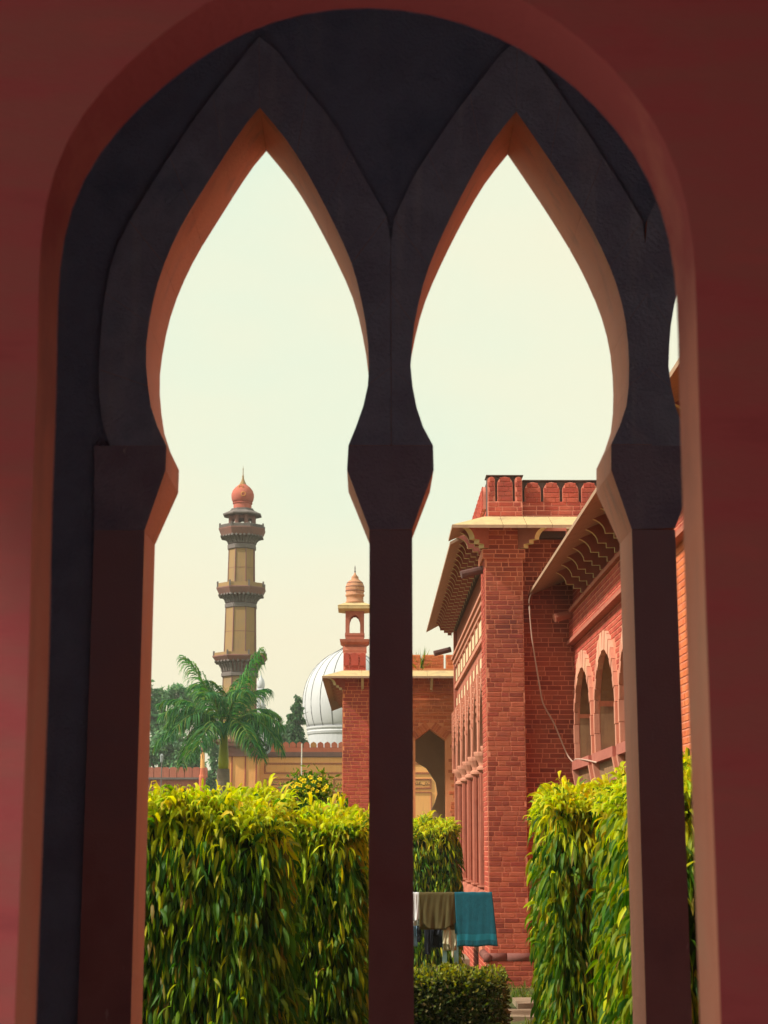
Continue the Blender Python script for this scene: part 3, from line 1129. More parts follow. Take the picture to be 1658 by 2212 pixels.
place('bracket', bdiag, hall, (XB - .03, PF + .03, Z_ETOP - .06), Quaternion((0, 0, 1), R(-45)), (1, 1, 1))
place('bracket', bm_, hall, (xat(1223, PF + .4, 1150), PF + .4, Z_ETOP - .045), Quaternion((0, 0, 1), R(-90)))
# rain spouts poking out of the side
for y, n in ((PF + .35, 0), (PF + 11.8, 0)):
    z = Z_BAND0 - .16
    b = MB()
    b.tube([(XA + .02, y, z + .05), (XA - .36, y - .05, z - .05)], .065, 10)
    b.build('rain_spout', M['pipe'], hall)

# the porch wall behind the columns, cornice, panels, arches
zc_ = lambda px, py: atX(px, py, XF).z
Z_CAP = atX(1038, 1646, XF).z
Z_SPR = Z_CAP + .22
Z_APEX = atX(1006.6, 1499.6, XF).z
Z_P2a, Z_P2b = atX(1040, 1435, XF).z, atX(1040, 1402, XF).z
Z_P1a, Z_P1b = atX(1042, 1346, XF).z, atX(1042, 1311, XF).z
b = MB()
b.box(XF + .12, XF + .5, PF + .91, PEND, Z_APEX + .05, Z_ETOP - .04)
b.box(XF + 2.6, XF + 2.8, PF + 1.0, PEND, .7, Z_ETOP - .1)
b.box(XF + .05, XF + 2.8, PEND - .3, PEND, .7, Z_ETOP - .1)
b.build('porch_wall', M['sand_red'], hall)
b = MB()
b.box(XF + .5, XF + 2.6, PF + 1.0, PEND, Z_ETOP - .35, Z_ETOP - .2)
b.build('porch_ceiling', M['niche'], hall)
for za, zb, xo in ((Z_P1b + .08, Z_P1b + .16, .05), (Z_P1b + .165, Z_P1b + .25, .09), (Z_P1b + .255, Z_P1b + .31, .13), (Z_P1a - .16, Z_P1a - .08, .06), (Z_P1a - .078, Z_P1a - .03, .03),
                   (Z_P2a - .14, Z_P2a - .06, .05)):
    b = MB()
    b.box(XF + .12 - xo, XF + .119, PF + .905, PEND - .05, za, zb)
    b.build('cornice', M['sandstone'], hall)
NB = 6
ycol = [PF + 1.55 + i * 1.84 for i in range(NB + 1)]
for i in range(NB * 2 - 1):
    ya = PF + 1.0 + i * .92 * 1.12
    if ya + .8 > PEND:
        break
    b = MB()
    b.box(XF + .085, XF + .118, ya + .06, ya + .92, Z_P1a, Z_P1b)
    b.build('panel', M['panel_cream'], hall)
    b = MB()
    b.box(XF + .07, XF + .118, ya - .04, ya + .05, Z_P1a - .02, Z_P1b + .05)
    b.build('panel_frame', M['sandstone'], hall)
    b = MB()
    b.box(XF + .085, XF + .118, ya + .22, ya + .76, Z_P2a, Z_P2b)
    b.build('panel', M['panel_cream'], hall)
    b = MB()
    b.box(XF + .07, XF + .118, ya - .06, ya + .14, Z_P2a - .04, Z_P2b + .04)
    b.build('panel_frame', M['sandstone'], hall)
# cusped arches: plates between the columns
for i in range(NB):
    ya, yb = ycol[i] - .0, ycol[i + 1]
    if yb > PEND + .4:
        break
    ym, hw = (ya + yb) / 2, (yb - ya) / 2 - .16
    N_ = 5
    prof = []
    for t in np.linspace(0, 1, 41):
        yy = hw * (1 - t)
        base_z = Z_SPR + (Z_APEX - .18 - Z_SPR) * (1 - (1 - t) ** 2.0) ** .75
        cus = .075 * abs(math.sin(math.pi * N_ * t))
        prof.append((yy - cus * .4 * (1 - t), base_z + cus - .03))
    curve = [(ym - yy, z) for yy, z in prof] + [(ym + yy, z) for yy, z in prof[::-1]]
    b = MB()
    zt_ = Z_APEX + .06
    for p, q in zip(curve[:-1], curve[1:]):
        if abs(q[0] - p[0]) < 1e-5:
            continue
        a0, a1 = (XF + .02, p[0], p[1]), (XF + .02, q[0], q[1])
        t0, t1 = (XF + .02, p[0], zt_), (XF + .02, q[0], zt_)
        b.face([a1, a0, t0, t1])
        b.face([(XF + .3,) + a0[1:], (XF + .3,) + a1[1:], (XF + .3,) + t1[1:], (XF + .3,) + t0[1:]])
        b.face([a0, a1, (XF + .3,) + a1[1:], (XF + .3,) + a0[1:]])
    for s in (-1, 1):
        yy = ym + s * hw
        y2 = ym + s * (hw + .16)
        lo, hi = sorted((yy, y2))
        b.box(XF + .0, XF + .3, lo, hi, Z_SPR - .02, zt_)
    # carved rosette and vine relief in the spandrels
    for s in (-1, 1):
        for j in range(7):
            cy, cz = ym + s * (hw * (.95 - .1 * j)), Z_SPR + .55 + (Z_APEX - Z_SPR - .45) * (j / 7.0) ** .8
            b.lathe_x = None
            b.box(XF - .012, XF + .02, cy - .035, cy + .035, cz - .03, cz + .05)
    b.build('cusped_arch', M['sandstone'], hall)
for i, yc in enumerate(ycol):
    if yc > PEND - .2:
        break
    c = (XF + .15, yc)
    b = MB()
    n = 16
    prof_r = .14
    base_i = len(b.v)
    ring = []
    for z in (1.42, 2.2, Z_CAP - .12):
        for k in range(n * 2):
            th = math.pi * k / n
            r = prof_r * (1.0 if k % 2 else .80) * (1 - .06 * (z - 1.42))
            b.v.append((c[0] + r * math.cos(th), c[1] + r * math.sin(th), z))
    m2 = n * 2
    for j in range(2):
        for k in range(m2):
            k2 = (k + 1) % m2
            b.f.append((j * m2 + k, j * m2 + k2, (j + 1) * m2 + k2, (j + 1) * m2 + k))
            b.mi.append(0)
    col = b.build('column', M['sand_red'], hall)
    b = MB()
    b.lathe(c, [(.17, .78), (.19, .84), (.15, .90), (.12, .94), (.19, 1.06), (.205, 1.18), (.17, 1.30), (.13, 1.36), (.18, 1.39), (.18, 1.42)], 16)
    b.build('column_base', M['sand_red'], col, smooth=False)
    b = MB()
    b.lathe(c, [(.13, Z_CAP - .13), (.17, Z_CAP - .10), (.17, Z_CAP - .06), (.13, Z_CAP - .03), (.14, Z_CAP + .02), (.21, Z_CAP + .14), (.22, Z_CAP + .18), (.22, Z_CAP + .21)], 16)
    b.build('capital', M['sandstone'], col)

# ------------------------------------------------------------------ the side wing on the right, facing left
WX = XW
WY0, WY1 = 7.3, PF + .39
Z_B0, Z_B1 = atX(1252, 1383, WX).z, atX(1246, 1324, WX).z
EX = xat(1143, PF + .2, 1285)
Z_WE = zat(1285, PF + .2, 1143)
Z_WT = Z_WE + (WX - EX) * .42
wing = thing('brick_wing', 'low red brick wing with stone framed pointed windows under a bracketed eave', 'building', (WX + 1, 17, 0))
wins = [(atX(1261.7, 1441.7, WX).y, .94), (atX(1309, 1404, WX).y, .97)]
gap_ = wins[0][0] - wins[1][0]
wins.append((wins[1][0] - gap_, .97))
Z_SILL = atX(1291, 1630, WX).z
Z_APX = atX(1309, 1404, WX).z
Z_SP = Z_SILL + (Z_APX - Z_SILL) * .42


def arch_half(z, hw):
    if z <= Z_SP:
        return hw
    t = (z - Z_SP) / (Z_APX - Z_SP)
    return hw * math.sqrt(max(0, 1 - t ** 1.7)) if t < 1 else 0


def in_window(u, z, w):
    for yc, hw in wins:
        if Z_SILL - .42 < z < Z_APX + .24 and abs(u - yc) - w / 2 < arch_half(max(Z_SILL, z - .2), hw) + .06:
            return True
    return False


b = MB()
# wall in strips round the window openings
edges = [WY0] + sorted([v for yc, hw in wins for v in (yc - hw, yc + hw)]) + [WY1]
for i in range(0, len(edges), 2):
    b.box(WX, WX + .5, edges[i], edges[i + 1], 0, Z_WT)
for yc, hw in wins:
    b.box(WX, WX + .5, yc - hw, yc + hw, 0, Z_SILL - .001)
    nseg = 20
    us = np.linspace(-hw, hw, nseg + 1)
    def top(u):
        lo, hi = Z_SP, Z_APX
        t = (1 - min(1, abs(u) / hw) ** 2) ** (1 / 1.7)
        return Z_SP + (Z_APX - Z_SP) * t
    for u, v in zip(us[:-1], us[1:]):
        b.prism([(WX, yc + u, top(u)), (WX, yc + v, top(v)), (WX, yc + v, Z_WT), (WX, yc + u, Z_WT)], (.5, 0, 0))
b.box(WX, WX + .55, WY0, WY1, Z_WT + .001, Z_WT + .6)
b.build('core', M['mortar'], wing)
wb = wall_bricks('L', WX, WY0 + 1.5, WY1 - .02, .1, Z_WT - .05, hole=in_window, seed=51)
near = [t for t in wb if t[0][1] < 18.5]
lay([t for t in wb if t[0][1] >= 18.5], wing, 'brick_lit', mass='brickwork')
lay(near, wing, 'brick_orange', singles=240, key=lambda t: abs(t[0][1] - 16.95) + (0 if 2.2 < t[0][2] < 5.3 else 9))
for i, (yc, hw) in enumerate(wins):
    # stone frame cut into voussoirs
    zs_ = list(np.linspace(Z_SILL, Z_SP, 3))[:-1]
    inn, out_ = [], []
    for s in (-1, 1):
        pts = [(s * hw, z) for z in zs_] + [(s * arch_half(z, hw), z) for z in Z_SP + (Z_APX - Z_SP) * np.sin(np.linspace(0, math.pi / 2, 9)) ** .9]
        pts = [(u, min(z, Z_APX)) for u, z in pts]
        for k in range(len(pts) - 1):
            (u0, z0), (u1, z1) = pts[k], pts[k + 1]
            def off(u, z):
                t = max(0, (z - Z_SP) / (Z_APX - Z_SP))
                return (u + s * (.10 + .04 * t) * (1 - .5 * t), z + .26 * t ** 1.5)
            b = MB()
            o0, o1 = off(u0, z0), off(u1, z1)
            b.prism([(WX - .05 - .008 * (k % 2), yc + q[0], q[1]) for q in ((u0 - s * .006, z0 + .004), (u1 - s * .006, z1 - .004), (o1[0], o1[1] - .004), (o0[0], o0[1] + .004))], (.075, 0, 0))
            b.build('voussoir', M['sandstone' if k < 6 else 'reveal'], wing)
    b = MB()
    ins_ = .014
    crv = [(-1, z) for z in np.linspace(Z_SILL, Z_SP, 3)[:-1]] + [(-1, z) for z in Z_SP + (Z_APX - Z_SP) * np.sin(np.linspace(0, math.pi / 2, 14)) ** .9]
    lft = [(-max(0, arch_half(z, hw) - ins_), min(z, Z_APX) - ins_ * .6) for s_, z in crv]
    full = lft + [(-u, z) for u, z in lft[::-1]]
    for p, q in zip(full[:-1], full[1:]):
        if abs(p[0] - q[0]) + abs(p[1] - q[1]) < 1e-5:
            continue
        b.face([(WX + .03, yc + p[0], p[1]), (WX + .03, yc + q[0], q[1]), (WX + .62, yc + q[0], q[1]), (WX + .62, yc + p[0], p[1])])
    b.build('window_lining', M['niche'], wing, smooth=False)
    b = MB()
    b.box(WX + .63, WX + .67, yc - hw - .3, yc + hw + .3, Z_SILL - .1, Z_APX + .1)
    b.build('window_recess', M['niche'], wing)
    b = MB()
    b.box(WX - .10, WX + .45, yc - hw - .06, yc + hw + .06, Z_SILL - .13, Z_SILL + .004)
    b.build('window_sill', M['bracket'], wing)
    b = MB()
    b.box(WX - .006, WX + .3, yc - hw + .05, yc + hw - .05, Z_SILL - .60, Z_SILL - .135)
    b.build('apron_panel', M['niche'], wing)
    for s in (-1, 1):
        b = MB()
        yy = yc + s * (hw + .02)
        b.prism([(WX - .10, yy - .06, Z_SILL - .132), (WX + .01, yy - .06, Z_SILL - .132), (WX + .01, yy - .06, Z_SILL - .62), (WX - .02, yy - .06, Z_SILL - .62)], (0, .12, 0))
        b.build('corbel', M['sandstone'], wing)
# string course band under the brackets
b = MB()
b.box(WX - .07, WX - .001, WY0, WY1 - .01, Z_B0 + .06, Z_B1)
b.build('band', M['mortar'], wing)
lay(wall_bricks('L', WX - .07, WY0 + 2, WY1 - .02, Z_B0 + .065, Z_B1 - .03, seed=53), wing, 'brick_lit', mass='band_brickwork')
for za, zb, xo in ((Z_B0, Z_B0 + .058, .12), (Z_B1 + .001, Z_B1 + .06, .13)):
    b = MB()
    b.box(WX - xo, WX - .0015, WY0, WY1 - .012, za, zb)
    b.build('string_course', M['sand_red'], wing)
yy = WY1 - .02
k = 0
while yy > WY0 + .5:
    ya = yy - 1.15
    eave_slab((WX, ya + .006, Z_WT), (EX, ya + .006, Z_WE), (EX, yy, Z_WE), (WX, yy, Z_WT)).build('eave_slab', [M['eave_top'], M['soffit']], wing)
    yy = ya
bw = bracket_mesh((WX - EX) * .8, Z_WT - Z_B1 - .1, .07)
yy = 23.9
while yy > WY0 + 1:
    place('bracket', bw, wing, (WX + .02, yy, Z_WT - .02), Quaternion((0, 0, 1), math.pi))
    yy -= .70
place('bracket', bw, wing, (WX + .02, 24.62, Z_WT - .02), Quaternion((0, 0, 1), math.pi))
b = MB()
pz = zat(1335, PF + .15, 1220)
b.tube([(WX + .02, PF - .05, pz + .06), (WX - .36, PF - .15, pz - .04)], .07, 10)
b.build('rain_spout', M['sand_red'], wing)

# loose cable from the eave corner down to the sill
cp = [(1152, 1279, PF + .1), (1144, 1290, PF - .05), (1143, 1310, PF - .1), (1148, 1370, PF + 0.0), (1155, 1420, PF + .1), (1165, 1480, PF + .15),
      (1173, 1520, PF + .2), (1195, 1560, PF + .25), (1210, 1595, PF + .25), (1225, 1630, PF + .2), (1238, 1646, PF + .1), (1243, 1640, PF - .1), (1262, 1643, 25.0), (1290, 1648, 23.8)]
pts = [at(*c) for c in cp[:-2]]
for px, py in ((1262, 1641), (1288, 1647)):
    p = atX(px, py, WX - .11)
    pts.append(p)
P3 = np.array([tuple(p) for p in pts])
tt = np.arange(len(P3))
ti = np.linspace(0, len(P3) - 1, 60)
path = []
for t in ti:
    i = min(int(t), len(P3) - 2)
    s = t - i
    a, b0, c0, d0 = P3[max(i - 1, 0)], P3[i], P3[i + 1], P3[min(i + 2, len(P3) - 1)]
    path.append(0.5 * (2 * b0 + (c0 - a) * s + (2 * a - 5 * b0 + 4 * c0 - d0) * s * s + (3 * b0 - a - 3 * c0 + d0) * s ** 3))
b = MB()
b.tube(path, .0125, 6)
o = b.build('cable', M['cable'], loc=tuple(path[0]), smooth=True)
tag(o, 'pale loose cable hanging in a curve from the eave corner to the window sill', 'cable')

# ------------------------------------------------------------------ the gate pavilion with its turret, straight ahead
GF = 40.0
GB = 44.5
gx = lambda px, py=1550: xat(px, GF, py)
gz = lambda py, px=850: zat(py, GF, px)
gate = thing('gate_pavilion', 'orange brick gate pavilion with pointed archway and domed corner turret, behind the central column', 'building', (0, GF, 0))
GX0, GX1, GX2 = gx(740), gx(799), 2.6
Z_GE, Z_GT = zat(1467, GF - .5, 740), zat(1455, GF, 760)
AX, AHW = gx(929), .36
Z_AS, Z_AA = gz(1598, 929), gz(1574, 929)
b = MB()
b.box(GX0, GX1 + .1, GF - .25, GF + .5, 0, Z_GT - .02)
b.box(GX0, GX0 + .5, GB - .5, GB, 0, Z_GT - .02)
b.box(GX0, GX0 + .5, GF + .501, GB - .501, zat(1560, GF, 929) + .2, Z_GT - .02)
b.box(GX1 + .101, AX - AHW, GF, GF + .5, 0, Z_GT - .02)
b.box(AX + AHW, GX2, GF, GF + .5, 0, Z_GT - .02)
for s in (-1, 1):
    b.prism([(AX + s * AHW, GF, Z_AS), (AX, GF, Z_AA), (AX, GF, Z_GT - .02), (AX + s * AHW, GF, Z_GT - .02)], (0, .5, 0))
b.build('core', M['mortar_orange'], gate)


def in_gate(u, z, w):
    if z > Z_AA + .12:
        return False
    h = AHW + .05 if z < Z_AS else AHW * max(0, (Z_AA + .14 - z) / (Z_AA + .14 - Z_AS)) + .05
    return abs(u - AX) - w / 2 < h


gp = wall_bricks('F', GF - .25, GX0 + .004, GX1 + .09, .05, Z_GT - .06, seed=71, course=.088)
lay(gp, gate, 'brick_lit', singles=180, key=lambda t: -t[0][2])
lay(wall_bricks('F', GF, GX1 + .11, GX2 - .05, .05, Z_GT - .06, hole=in_gate, seed=72, course=.084), gate, 'brick_orange', singles=100,
    key=lambda t: abs(t[0][0] - AX) - (0 if t[0][2] > Z_AS else -4), mass='front_brickwork')
lay(wall_bricks('L', GX0, GF - .24, GF + .48, .05, Z_GT - .06, seed=73, course=.088), gate, 'brick', mass='side_brickwork')
for s in (-1, 1):                                      # brick-on-edge hood over the archway
    for k in range(7):
        t = (k + .5) / 7
        x0, z0 = AX + s * AHW * (1 - t), Z_AS + (Z_AA - Z_AS) * t
        ang = math.atan2(Z_AA - Z_AS, -s * AHW)
        n_ = Vector((-math.sin(ang), 0, math.cos(ang)))
        if n_.z < 0:
            n_ = -n_
        d_ = Vector((math.cos(ang), 0, math.sin(ang)))
        ln = math.hypot(AHW, Z_AA - Z_AS) / 7 - .012
        c = Vector((x0, GF - .02, z0))
        q = [c - d_ * ln / 2 + n_ * .01, c + d_ * ln / 2 + n_ * .01, c + d_ * ln / 2 + n_ * .2, c - d_ * ln / 2 + n_ * .2]
        b = MB()
        b.prism(q, (0, .05, 0))
        b.build('voussoir', M['brick_orange'], gate)
for py, xo in ((1498, .05), (1511, .03), (1545, .025)):
    b = MB()
    b.box(GX1 + .1, GX2, GF - xo, GF - .0005, gz(py) - .02, gz(py) + .03)
    b.build('string_course', M['brick_orange'], gate)
# passage: vault and back wall with a horseshoe opening
b = MB()
b.box(GX1 + .2, GX2 + .3, GF + .5, GB, gz(1560, 929) + .5, gz(1560, 929) + .6)
b.box(GX2 - .1, GX2, GF + .5, GB, 0, gz(1560, 929) + .5)
b.build('passage_vault', M['niche'], gate)
bx = lambda px: xat(px, GB, 1700)
bz = lambda py: zat(py, GB, 900)
rc = [(935, 2100), (935, 1765), (930, 1750), (938, 1735), (944, 1715), (940, 1690), (920, 1660), (893, 1643)]
cxp = 880
lc = [(2 * cxp - x, y) for x, y in rc[:-1]][::-1]
curve = [(bx(x), bz(y)) for x, y in rc + [(cxp, 1634)] + lc]
curve[0] = (curve[0][0], 0)
curve[-1] = (curve[-1][0], 0)
cs = [tuple(p) for p in curve]
b = MB()
xr_, xl_ = GX2 - .1, GX1 - .3
zt_ = gz(1560, 929) + .5
for p, q in zip(cs[:-1], cs[1:]):
    right_side = p[0] > bx(cxp) - 1e-6 and q[0] > bx(cxp) - 1e-6
    fx = xr_ if right_side else xl_
    top_ = min(p[1], q[1]) > bz(1690) - 1e-6
    for Y, rv in ((GB - .3, 0), (GB, 1)):
        if top_:
            poly = [(p[0], Y, p[1]), (q[0], Y, q[1]), (q[0], Y, zt_), (p[0], Y, zt_)]
        else:
            poly = [(p[0], Y, p[1]), (q[0], Y, q[1]), (fx, Y, q[1]), (fx, Y, p[1])]
        b.face(poly)
    b.face([(p[0], GB - .3, p[1]), (q[0], GB - .3, q[1]), (q[0], GB, q[1]), (p[0], GB, p[1])])
k1 = [p for p in cs if abs(p[1] - bz(1690)) < 1e-4]
for p in k1:
    fx = xr_ if p[0] > bx(cxp) else xl_
    b.face([(p[0], GB - .3, p[1]), (fx, GB - .3, p[1]), (fx, GB - .3, zt_), (p[0], GB - .3, zt_)])
b.build('passage_wall', M['passage'], gate)
# eave and brackets
GO = GX0 - xat(695, GF - .75, 1467)
gyo = GF - .25 - .5
for i, (xa, xb) in enumerate(((GX0 - GO, GX0 + .45), (GX0 + .455, GX0 + 1.2), (GX0 + 1.205, GX0 + 2.0), (GX0 + 2.005, GX2))):
    xia = GX0 if i == 0 else xa
    eave_slab((xia, GF - .25, Z_GT), (xa, gyo, Z_GE), (xb, gyo, Z_GE), (xb, GF - .25, Z_GT)).build('eave_slab', [M['eave_top'], M['soffit']], gate)
yy = [gyo] + list(np.arange(GF + .7, GB + 6, 1.1))
for i in range(len(yy) - 1):
    ya, yb = yy[i] + .006, yy[i + 1] - .006
    yia = GF - .25 if i == 0 else ya
    eave_slab((GX0, yia, Z_GT), (GX0 - GO, ya, Z_GE), (GX0 - GO, yb, Z_GE), (GX0, yb, Z_GT)).build('eave_slab', [M['eave_top'], M['soffit']], gate)
gb = bracket_mesh(GO * .8, .42, .06)
place('bracket', bracket_mesh(GO * 1.05, .42, .09), gate, (GX0 + .02, GF - .23, Z_GT - .04), Quaternion((0, 0, 1), R(-135)))
for px in (757, 931):
    pass
place('bracket', gb, gate, (gx(1388 * .339 + 312.2, 1480), GF - .25, Z_GT - .02), Quaternion((0, 0, 1), R(-90)))
place('bracket', gb, gate, (gx(931, 1480), GF, Z_GT - .02), Quaternion((0, 0, 1), R(-90)), (1.5, 1, 1))
for j in range(14):
    place('bracket', gb, gate, (GX0 + .02, GF + .3 + j * .45, Z_GT - .02), Quaternion((0, 0, 1), math.pi))
b = MB()
b.box(GX0, GX0 + .5, GB, GB + 6.0, Z_GT - 1.2, Z_GT - .02)
b.build('side_wall', M['brick'], gate)
# brick parapet with open slits
zp0, zp1 = Z_GT + .01, zat(1416, GF, 925)
xs_m = GX1 + .15
k = 0
b = MB()
b.box(GX1 + .12, GX2, GF - .2, GF + .1, zp0 - .02, zp0 + (zp1 - zp0) * .22)
b.build('parapet_base', M['mortar_orange'], gate)
while xs_m < GX2 - .3:
    b = MB()
    za = zp0 + (zp1 - zp0) * .22 + .002
    b.box(xs_m, xs_m + .5, GF - .18, GF + .08, za, zp1)
    kk = bricks_mesh(wall_bricks('F', GF - .18, xs_m + .003, xs_m + .497, za + .004, zp1 - .004, seed=80 + k, course=.078))
    b.raw(kk.v, kk.f, 1)
    b.build('merlon', [M['mortar_orange'], M['brick_orange']], gate)
    xs_m += .555
    k += 1
# corner turret
TY = GF + .25
tz = lambda py: zat(py, TY, 764)
tm = mpp(764, 1350, TY)
tc = (xat(766, TY, 1350), TY)
q2 = math.sqrt(2)
sqp = lambda prof: [(r * tm * q2, tz(z)) for r, z in prof]
b = MB()
b.lathe(tc, sqp([(24, 1456), (24, 1409), (25.5, 1408), (25.5, 1401)]), 4, math.pi / 4)
tur = b.build('turret', M['mortar_lit'], gate)
lay(wall_bricks('F', TY - 24 * tm, tc[0] - 24 * tm + .003, tc[0] + 24 * tm - .003, tz(1455), tz(1410), seed=91, course=.078, length=.22), tur, 'brick_lit', mass='turret_brickwork')
b = MB()
for xo in (-17.5, 0, 17.5):
    w = 8 if xo == 0 else 6
    pts = [(-w, 1440), (w, 1440), (w, 1424)] + [(w * math.cos(a), 1424 - 11 * math.sin(a) ** .8) for a in np.linspace(0.2, math.pi - .2, 7)] + [(-w, 1424)]
    b.prism([(tc[0] + (xo + x) * tm, TY - 24 * tm - .03, tz(y)) for x, y in pts], (0, .05, 0))
b.build('blind_arch', M['brick_lit'], tur)
b = MB()
b.lathe(tc, sqp([(25.5, 1400.9), (22, 1397), (31, 1390), (32, 1384), (20, 1383.5), (20, 1376), (21, 1375), (21, 1370)]), 4, math.pi / 4)
b.build('turret_cornice', M['sand_red'], tur)
b = MB()
for sx in (-1, 1):
    for sy in (-1, 1):
        b.box(*sorted((tc[0] + sx * 20 * tm, tc[0] + sx * 11.5 * tm)), *sorted((tc[1] + sy * 20 * tm, tc[1] + sy * 12 * tm)), tz(1369.8), tz(1323))
# lobed arch head on front and back
for sy in (-1, 1):
    us = np.linspace(-11.6, 11.6, 25)
    for u, v in zip(us[:-1], us[1:]):
        f_ = lambda u: 1352 - 20 * math.sqrt(max(0, 1 - (u / 11.6) ** 2)) - 1.5 * abs(math.sin(u / 11.6 * math.pi * 2.5))
        y0 = tc[1] + sy * 20 * tm
        b.prism([(tc[0] + u * tm, y0, tz(f_(u))), (tc[0] + v * tm, y0, tz(f_(v))), (tc[0] + v * tm, y0, tz(1323)), (tc[0] + u * tm, y0, tz(1323))], (0, -sy * 8 * tm, 0))
for sx in (-1, 1):
    b.box(*sorted((tc[0] + sx * 20 * tm, tc[0] + sx * 14 * tm)), tc[1] - 12 * tm, tc[1] + 12 * tm, tz(1342), tz(1323))
b.build('turret_kiosk', M['sand_red'], tur)
b = MB()
b.lathe(tc, sqp([(21, 1322.8), (36, 1319), (36, 1314), (36.5, 1312), (22, 1305), (5, 1303)]), 4, math.pi / 4)
b.build('turret_eave', [M['eave_top']], tur)
b = MB()
rp = lambda prof: [(r * tm, tz(z)) for r, z in prof]
b.lathe(tc, rp([(20, 1304), (20, 1300), (18.5, 1299), (18.5, 1289), (20.5, 1288), (20.5, 1284), (18.5, 1283), (20.2, 1278), (20.5, 1272), (19.3, 1264), (15.5, 1257), (9, 1252), (7.5, 1249), (8, 1247), (3.5, 1242), (1.2, 1237)]), 24)
td_ = b.build('turret_dome', M['turret_dome'], tur, smooth=True)
b = MB()
for r1, y1 in ((20.7, 1277), (20.5, 1268), (17.6, 1259.5)):
    b.lathe(tc, rp([(r1 - .6, y1 + .8), (r1 + .25, y1 + .5), (r1 + .25, y1 - .5), (r1 - 1.2, y1 - .9)]), 24)
b.build('dome_band', M['minaret_brown'], tur)
b = MB()
b.lathe(tc, rp([(1.0, 1238), (2.0, 1234), (.9, 1232), (1.4, 1228), (.3, 1221)]), 8)
b.build('finial', M['minaret_grey'], tur)

# ------------------------------------------------------------------ the far court: ochre mosque wall, minaret, dome, red wall
MY = 100.0
k_ = mpp(560, 1650, MY)
mx_ = lambda px: xat(px, MY, 1650)
mz = lambda py: zat(py, MY, 600)
mosque = thing('mosque_wall', 'ochre mosque wall with maroon outlined panels, painted script and a red scalloped parapet', 'wall', (mx_(650), MY, 0))
b = MB()
MX1 = mx_(1010)
b.box(mx_(552), MX1, MY, MY + 1.0, 0, mz(1636))
b.build('wall_body', M['ochre'], mosque)
b = MB()
b.box(mx_(552), MX1, MY - .12, MY + .9, mz(1634.5), mz(1630.5))
b.box(mx_(552), MX1, MY - .05, MY + .9, mz(1630.4), mz(1624.5))
b.build('moulding', M['minaret_brown'], mosque)
b = MB()
b.box(mx_(552), MX1, MY + .02, MY + .6, mz(1624.4), mz(1614.5))
b.build('parapet_base', M['mosque_red'], mosque)
pitch_px = 15.05
px = 571.0
i = 0
while px < 985:
    w = 6.4
    pts = [(px - w, 1614), (px + w, 1614), (px + w + .2, 1609)]
    pts += [(px + w * math.cos(a), 1608.5 - 5.4 * math.sin(a) ** .8 - (1.3 if abs(a - math.pi / 2) < .2 else 0)) for a in np.linspace(.15, math.pi - .15, 9)]
    pts += [(px - w - .2, 1609)]
    b = MB()
    b.prism([(mx_(x), MY + .05, mz(y)) for x, y in pts], (0, .4, 0))
    b.build('merlon', M['mosque_amber'] if abs(px - 676) < 8 else M['mosque_red'], mosque)
    px += pitch_px
    i += 1


def outline(x0, x1, y0, y1, t=1.1, d=.06):
    """a maroon frame round a panel, in sheet px at the wall"""
    b = MB()
    X0, X1, Z0, Z1, T = mx_(x0), mx_(x1), mz(y1), mz(y0), t * k_
    b.box(X0, X1, MY - d, MY - .001, Z1 - T, Z1)
    b.box(X0, X1, MY - d, MY - .001, Z0, Z0 + T)
    b.box(X0, X0 + T, MY - d, MY - .001, Z0 + T + .002, Z1 - T - .002)
    b.box(X1 - T, X1, MY - d, MY - .001, Z0 + T + .002, Z1 - T - .002)
    b.build('panel_frame', M['ochre_line'], mosque)


outline(571, 984, 1648, 1671.5)
outline(573.5, 981.5, 1650.8, 1668.7, .6, .04)
rs = random.Random(5)
for j in range(6):
    x0 = 571 + j * 74.5
    outline(x0, x0 + 62, 1682, 1704)
    outline(x0 + 2.4, x0 + 59.6, 1684.6, 1701.4, .6, .04)
    outline(x0, x0 + 62, 1711, 1790)
    b = MB()
    x = x0 + 6
    while x < x0 + 56:                                # a running script: low strokes, risers, dots
        w = rs.uniform(2.5, 6)
        base_y = 1695 + rs.uniform(-.6, .6)
        dip = rs.uniform(-.8, 2.2)
        p = [(x + w * t, base_y + dip * math.sin(math.pi * t)) for t in np.linspace(0, 1, 5)]
        if rs.random() < .45:
            p.append((x + w, base_y - rs.uniform(3, 6)))
        b.tube([(mx_(a), MY - .02, mz(c)) for a, c in p], .022, 4)
        if rs.random() < .7:
            a, c = x + w * .5, base_y + rs.choice((-3.2, 3.2))
            b.box(mx_(a), mx_(a + .9), MY - .03, MY - .001, mz(c), mz(c - .8))
        if rs.random() < .5:
            b.tube([(mx_(x), MY - .02, mz(1690 + rs.uniform(-1, 1))), (mx_(x + 1.8), MY - .02, mz(1688.6))], .016, 4)
        x += w + rs.uniform(.3, 1.6)
    b.build('script', M['ink'], mosque)

# minaret with its square-set base tower
NY = 98.0
c0 = at(522.5, 1400, NY)
mc = (at(522.0, 1180, NY + 1.2).x, NY + 1.2)
ms = mpp(523, 1300, NY)
zz = lambda py: zat(py, NY, 523)
OC = 1 / math.cos(math.pi / 8)
op = lambda prof: [(r * ms * OC, zz(y)) for r, y in prof]
mina = thing('minaret', 'tall octagonal tan minaret with three balconies and small red dome, behind the palm', 'minaret', (mc[0], mc[1], 0))
ro = math.pi / 8


def oct_part(name, prof, mat, parent=mina, n=8, smooth=False):
    b = MB()
    b.lathe(mc, op(prof) if n == 8 else [(r * ms, zz(y)) for r, y in prof], n, ro if n == 8 else 0)
    return b.build(name, M[mat], parent, smooth=smooth)


